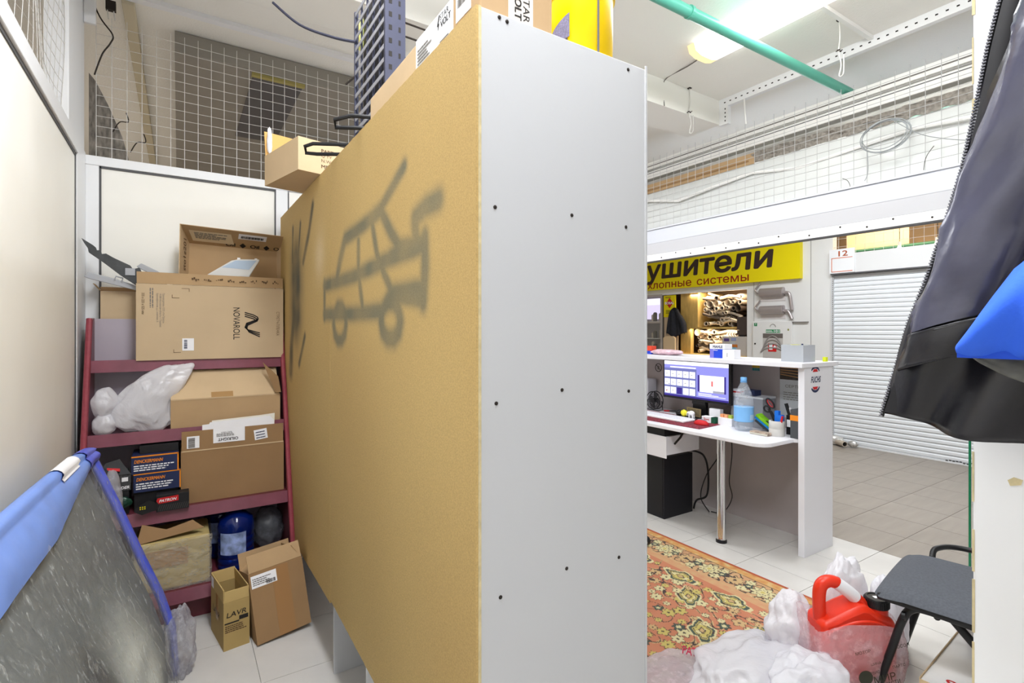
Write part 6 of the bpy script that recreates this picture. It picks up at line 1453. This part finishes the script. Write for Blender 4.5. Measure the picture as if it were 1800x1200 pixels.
# glazed display cabinet with lit upper half, left
dc = thing('glazed_display_cabinet', 'glazed display cabinet with metal parts behind glass beside the cabinet edge', 'cabinet', (WX + 0.2, 6.35, 1.0))
obj('frame', (lambda b: (box(b, WX - 0.02, WX + 0.02, 6.14, 6.17, 1.055, 2.06), box(b, WX - 0.02, WX + 0.02, 6.17, 6.9, 1.055, 1.09), box(b, WX - 0.02, WX + 0.02, 6.17, 6.9, 1.56, 1.59), box(b, WX - 0.02, WX + 0.02, 6.17, 6.9, 2.03, 2.06), b)[-1])(bmesh.new()), M('grey_cabinet_frame', (186, 178, 172), 0.5), dc)
obj('back', bx(WX + 0.35, WX + 0.37, 6.14, 6.9, 1.055, 2.06), M('display_back', (170, 160, 160), 0.6), dc)
obj('glow_panel', bx(WX + 0.34, WX + 0.349, 6.18, 6.88, 1.64, 2.02), glow('display_light', (226, 214, 250), 0.95), dc)
obj('header', bx(WX - 0.021, WX - 0.018, 6.18, 6.9, 1.88, 1.99), glow('header_light', (240, 238, 250), 0.95), dc)
obj('glass', bx(WX - 0.012, WX - 0.008, 6.17, 6.9, 1.09, 2.03), GL, dc)
for row, zz in enumerate((1.095, 1.30, 1.60)):
    obj('glass_shelf', bx(WX + 0.02, WX + 0.33, 6.18, 6.88, zz - 0.012, zz - 0.004), PROF, dc)
    for k in range(4):
        y = 6.24 + k * 0.085; h = rnd.uniform(0.10, 0.17)
        tag(obj('steel_canister', lt([(0.034, 0), (0.036, h * 0.85), (0.022, h), (0, h)], 14, (WX + 0.12 + 0.05 * (k % 2), y, zz - 0.003)), STL[k % 3], smooth=True), 'steel part on the %s glass shelf of the display cabinet, %s from the niche side' % (('lowest', 'middle', 'top')[row], ('first', 'second', 'third', 'fourth')[k]), 'metal part', 'steel parts on the %s display shelf' % ('lowest', 'middle', 'top')[row])
r = thing('yellow_poster', 'small yellow poster with a red diamond badge between the display cabinet and niche', 'poster', (WX - 0.02, 5.96, 1.66)); obj('board', bx(WX - 0.03, WX - 0.01, 5.84, 6.085, 1.66, 2.03), YELLOW, r)
obj('diamond', pr([(0, -0.09), (0.075, 0), (0, 0.09), (-0.075, 0)], (WX - 0.0301, 5.96, 1.90), YN, ZP, 0.001), RED, r); txt('BOSAL', PAPER, r, (WX - 0.033, 6.055, 1.88), YN, ZP, 0.19, 0.04, bold=0.04); obj('small_print', lines((WX - 0.0305, 6.05, 1.985), YN, ZP, 0.17, 0.03, 2, 3), INK, r); obj('spider_mark', lines((WX - 0.0305, 6.04, 1.72), YN, ZP, 0.12, 0.07, 4, 6), INK, r)
obj('lower_panel', bx(WX - 0.012, WX - 0.002, 5.80, 6.09, 1.055, 1.66), M('cream_panel_board', (206, 186, 160), 0.6), r)
r = thing('hanging_jacket', 'dark jacket hanging at the left side of the lit niche', 'jacket', (WX - 0.05, 5.85, 1.40))
def hj(u, v):
    z = 1.36 + 0.42 * v; w = 0.16 * (1 - v) ** 0.6 + 0.035; a = pi * u
    return (WX - 0.04 - 0.06 * sin(a) * (1 - 0.5 * v) + 0.01 * sin(u * 24), 5.82 + 0.02 * v + w * cos(a) + (0.03 * v if u < 0.5 else 0), z + 0.03 * sin(u * 9) * (1 - v))
obj('body', gd(hj, 30, 24), M('dark_navy_cloth', (38, 40, 48), 0.8, var=0.2, scale=20), r, smooth='all', solid=0.006)
obj('sleeve', tb(smooth_path([(WX - 0.06, 5.78, 1.76), (WX - 0.09, 5.70, 1.66), (WX - 0.08, 5.64, 1.55), (WX - 0.08, 5.62, 1.40)]), [0.03] * 6 + [0.045] * 6 + [0.05] * 6 + [0.05], 12), M('dark_navy_cloth', (38, 40, 48), 0.8), r, smooth=True)
obj('collar', tb(smooth_path([(WX - 0.05, 5.90, 1.77), (WX - 0.07, 5.82, 1.80), (WX - 0.05, 5.76, 1.76)]), 0.02, 10), BLACK, r, smooth=True)
r = thing('cream_chair_back', 'rounded cream chair back below the hanging jacket', 'chair', (WX - 0.3, 5.75, 0.9)); obj('back', pr([(0, 0), (0.25, 0), (0.25, 0.46), (0.21, 0.49), (0.04, 0.49), (0, 0.46)], (WX - 0.20, 5.93, 0.85), YN, ZP, 0.03), M('cream_leather', (222, 196, 158), 0.5), r, bevel=0.008); obj('stem', bx(WX - 0.2, WX - 0.16, 5.78, 5.84, 0.0, 0.85), BLACK, r)
# mufflers mounted on the white wall
for zc, lab in ((1.975, 'upper of the two mufflers mounted on the white wall under the sign'), (1.725, 'lower of the two mufflers mounted on the white wall under the sign')):
    r = thing('wall_muffler', lab, 'muffler', (WX, 4.15, zc - 0.08))
    bm = bmesh.new(); tube(bm, [(WX - 0.03, 4.325, zc), (WX - 0.03, 4.32, zc), (WX - 0.03, 3.985, zc), (WX - 0.03, 3.98, zc)], [0.055, 0.062, 0.062, 0.055], 20)
    obj('shell', bm, M('muffler_chrome', (180, 172, 172), 0.3, metal=0.6), r, smooth=True)
    obj('backing', bx(WX - 0.006, WX, 3.975, 4.33, zc - 0.125, zc + 0.02), M('muffler_backing', (214, 208, 206), 0.5), r)
    obj('inlet_pipe', tb(smooth_path([(WX - 0.03, 4.32, zc - 0.01), (WX - 0.03, 4.37, zc - 0.0), (WX - 0.03, 4.40, zc + 0.05), (WX - 0.03, 4.36, zc + 0.10), (WX - 0.03, 4.33, zc + 0.14)]), 0.012, 10), M('muffler_chrome', (180, 172, 172), 0.3, metal=0.6), r, smooth=True)
    L = 0.20 if zc > 1.9 else 0.07
    obj('tail_pipe', tb(smooth_path([(WX - 0.03, 3.985, zc - 0.02), (WX - 0.03, 3.93, zc - 0.02), (WX - 0.03, 3.90, zc - 0.06), (WX - 0.03, 3.87, zc - 0.06 - L)]), 0.022, 12), M('muffler_chrome', (180, 172, 172), 0.3, metal=0.6), r, smooth=True)
hc = thing('fire_hose_cabinet', 'white fire hose cabinet door with a window, green number plate and red sign', 'cabinet', (WX, 4.1, 0.6))
HCW = M('hose_cabinet_white', (232, 232, 230), 0.45)
obj('door', bx(WX - 0.03, WX - 0.001, 3.87, 4.445, 0.62, 1.565), HCW, hc, bevel=0.004)
obj('top_seam', bx(WX - 0.032, WX - 0.001, 3.66, 3.87, 1.548, 1.556), GREYINK, hc)
win = obj('window', bx(WX - 0.034, WX - 0.029, 3.995, 4.285, 0.85, 1.395), M('window_pale', (196, 192, 188), 0.3), hc)
bm = bmesh.new()
for k in range(4): tube(bm, [(WX - 0.036, 4.14 + (0.20 + 0.02 * k) * cos(a * pi / 12) * 0.7, 1.10 + (0.26 - 0.055 * k) * sin(a * pi / 12)) for a in range(1, 12)], 0.010, 6)
for k, (yy, zz, rr) in enumerate(((4.23, 1.0, 0.05), (4.10, 0.98, 0.05))): tube(bm, [(WX - 0.036, yy + rr * cos(a * pi / 8), zz + rr * sin(a * pi / 8)) for a in range(16)], 0.005, 5, closed=True)
obj('hose', bm, M('grey_hose', (150, 144, 140), 0.7), win)['kind'] = 'stuff'
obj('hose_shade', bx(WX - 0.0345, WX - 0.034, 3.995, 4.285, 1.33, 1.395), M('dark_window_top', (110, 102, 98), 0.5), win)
obj('number_plate', bx(WX - 0.033, WX - 0.030, 4.035, 4.24, 1.405, 1.45), M('sign_green', (40, 140, 84), 0.5), hc); txt('101', PAPER, hc, (WX - 0.0335, 4.12, 1.413), YN, ZP, 0.075, 0.03, bold=0.03); obj('plate_print', lines((WX - 0.0335, 4.235, 1.415), YN, ZP, 0.10, 0.028, 2, 2), PAPER, hc)
obj('green_plate', bx(WX - 0.033, WX - 0.030, 4.375, 4.42, 1.50, 1.545), M('sign_green', (40, 140, 84), 0.5), hc); txt('7', PAPER, hc, (WX - 0.0335, 4.405, 1.51), YN, ZP, 0.016, 0.026, bold=0.03)
obj('red_sign', bx(WX - 0.037, WX - 0.034, 4.085, 4.205, 1.14, 1.255), M('fire_red', (214, 34, 34), 0.5), hc); obj('hose_symbol', (lambda b: (box(b, WX - 0.0382, WX - 0.037, 4.14, 4.19, 1.165, 1.24), lathe(b, [(0.018, 0), (0.018, 0.001), (0, 0.001)], 12, m=Matrix.Translation((WX - 0.037, 4.108, 1.21)) @ Matrix.Rotation(-pi / 2, 4, 'Y')), b)[-1])(bmesh.new()), PAPER, hc)
obj('lock', lt([(0.012, 0), (0.012, 0.006), (0, 0.006)], 12, m=Matrix.Translation((WX - 0.03, 4.405, 1.245)) @ Matrix.Rotation(-pi / 2, 4, 'Y')), SCREW, hc); obj('yellow_tag', bx(WX - 0.032, WX - 0.030, 3.91, 3.93, 1.435, 1.46), M('olive_tag', (150, 150, 70), 0.6), hc)
obj('gauge_mark', tb([(WX - 0.0305, 4.14 + 0.04 * cos(a * pi / 10), 1.485 + 0.04 * sin(a * pi / 10)) for a in range(11)], 0.004, 5), GREYINK, hc)

# ------------------------------------------------------------------ roller shutter, box above, mesh with lit hall behind
SHT = M('white_shutter', (232, 235, 238), 0.4)
rs = thing('roller_shutter', 'closed white roller shutter across the aisle', 'shutter', (WX, 2.2, 0))
bm = bmesh.new(); prism(bm, [(0, 0), (0.004, -0.006), (0.015, -0.013), (0.040, -0.013), (0.050, -0.006), (0.0535, 0)], (WX + 0.015, 0.445, 0), ZP, XP, 2.9)
bmesh.ops.recalc_face_normals(bm, faces=bm.faces); slm = bpy.data.meshes.new('slat'); bmesh.ops.transform(bm, matrix=Matrix.Translation((-WX, -2.2, 0)), verts=bm.verts); bm.to_mesh(slm); bm.free(); slm.materials.append(SHT)
for k in range(39):
    o = bpy.data.objects.new('slat', slm); link(o); o.parent = rs; o.location = (0, 0, 0.02 + k * 0.0545)
obj('bottom_bar', bx(WX - 0.002, WX + 0.03, 0.45, 3.35, 0.0, 0.02), WHITE, rs)
obj('backing', bx(WX + 0.018, WX + 0.03, 0.45, 3.35, 0.02, 2.14), GREYINK, rs)
obj('guide_rail', bx(WX - 0.02, WX + 0.04, 3.345, 3.375, 0, 2.14), M('guide_grey', (206, 208, 210), 0.4), rs)
bm = bmesh.new()
for k in range(78): box(bm, WX - 0.022, WX - 0.019, 3.348, 3.356, 0.02 + k * 0.0272, 0.036 + k * 0.0272)
obj('guide_teeth', bm, GREYINK, rs)['kind'] = 'stuff'
bm = bmesh.new(); rnd = random.Random(3)
for k in range(9): plate(bm, (WX - 0.0015, 2.20 - 0.03 * k, 0.012 + 0.018 * rnd.random()), YN, ZP, 0.022, 0.014, 0.0006)
obj('paint_scrapes', bm, SEAL, rs)['kind'] = 'stuff'
hb = thing('shutter_box', 'white shutter housing with the number 12 plate above the roller shutter', 'shutter box', (WX, 2.2, 2.14))
obj('housing', bx(WX - 0.06, WX + 0.15, 0.45, 3.36, 2.155, 2.395), M('housing_white', (226, 226, 226), 0.45), hb, bevel=0.003)
obj('seam', bx(WX - 0.062, WX + 0.1, 0.45, 3.36, 2.142, 2.156), SEAL, hb)
npl = obj('number_plate', bx(WX - 0.068, WX - 0.060, 3.075, 3.37, 2.16, 2.46), WHITE, hb)
bm = bmesh.new()
for a in ((3.10, 3.345, 2.175, 2.183), (3.10, 3.345, 2.345, 2.353), (3.337, 3.345, 2.175, 2.353)): box(bm, WX - 0.0695, WX - 0.068, *a)
obj('orange_frame', bm, M('orange_line', (214, 110, 60), 0.5), npl)
txt('12', M('orange_brown_number', (176, 84, 46), 0.5), npl, (WX - 0.0685, 3.26, 2.37), YN, ZP, 0.105, 0.065, bold=0.02)
mesh_net('wire_mesh', 'wire mesh above the roller shutter housing', lambda u, v: (WX + 0.02, u, v), fr(0.6, 3.5, 0.10), fr(2.40, 3.25, 0.10), 0.02, 0.0022)
wf = struct('wall_far', bx(8.9, 9.0, -2.6, 9.0, 0, 3.45), M('far_hall_wall', (206, 176, 140), 0.8, var=0.15, scale=2))
tag(obj('dark_green_pipe', tb([(7.9, 0.4, 2.52), (7.9, 3.9, 2.52)], 0.035, 12), M('dark_green_paint', (38, 92, 66), 0.4), smooth=True), 'dark green pipe behind the mesh above the shutter', 'pipe')
tag(obj('lamp_rail', bx(7.4, 7.5, 0.4, 4.0, 2.70, 2.78), WHITE), 'white beam behind the mesh above the shutter', 'beam')
for y, rr in ((2.63, 0.030), (2.27, 0.034)):
    t = thing('bright_bulb', 'bright bare bulb behind the mesh, %s' % ('the left one of two' if y > 2.4 else 'the right one beside the jacket zip'), 'lamp', (7.6, y * 7.6 / 7.05, 2.5)); yy = y * 7.6 / 7.05
    bm = bmesh.new(); ico(bm, (7.6, yy, 2.46), (rr, rr, rr), 2); obj('bulb', bm, glow('bulb_glow', (255, 226, 180), 60), t); obj('socket', tb([(7.6, yy, 2.49), (7.6, yy, 2.55)], 0.02, 10), PROF, t); obj('flex', tb([(7.6, yy, 2.55), (7.6, yy, 3.33)], 0.004, 5), BLACK, t)
r = thing('lit_panel', 'warm lit panel behind the mesh at the left above the shutter', 'panel', (8.2, 3.4, 0)); obj('board', bx(8.2, 8.22, 2.95, 3.72, 0.0, 2.9), M('warm_cream_board', (244, 218, 170), 0.7), r)
lamp('lamp_far_hall', (7.7, 3.0, 3.1), 0.4, 1.4, 22, (1, 0.84, 0.62))
r = thing('exhaust_tail_pipe', 'foil-wrapped exhaust pipe end on the floor at the shutter corner', 'exhaust pipe', (6.95, 3.22, 0)); obj('pipe', hollow([(6.86, 3.13, 0.045), (6.93, 3.24, 0.045), (7.0, 3.34, 0.045)], 0.034), STL[1], r, smooth='all'); obj('bore', lt([(0.027, 0), (0.027, 0.001), (0, 0.001)], 12, m=Matrix.Translation((6.87, 3.146, 0.045)) @ Matrix.Rotation(-pi / 2, 4, 'Y') ), BORE, r)
obj('foil', crumple((6.97, 3.30, 0.06), (0.05, 0.09, 0.05), 4, 0.4, 3, 4, 0.001, 0.3), M('silver_scrap_foil', (206, 204, 200), 0.3, metal=0.4, var=0.4, scale=30), r, smooth='all'); obj('foil', crumple((6.95, 3.08, 0.05), (0.03, 0.05, 0.035), 7, 0.4, 3, 3, 0.001, 0.3), M('silver_scrap_foil', (206, 204, 200), 0.3, metal=0.4), r, smooth='all')
struct('wall_rear', bx(-1.6, 9.0, -2.6, -2.5, 0, 3.45), M('rear_wall', (226, 224, 220), 0.7))
struct('wall_side', bx(-1.6, -1.55, -2.6, 9.0, 0, 3.45), M('side_wall', (214, 206, 196), 0.7))
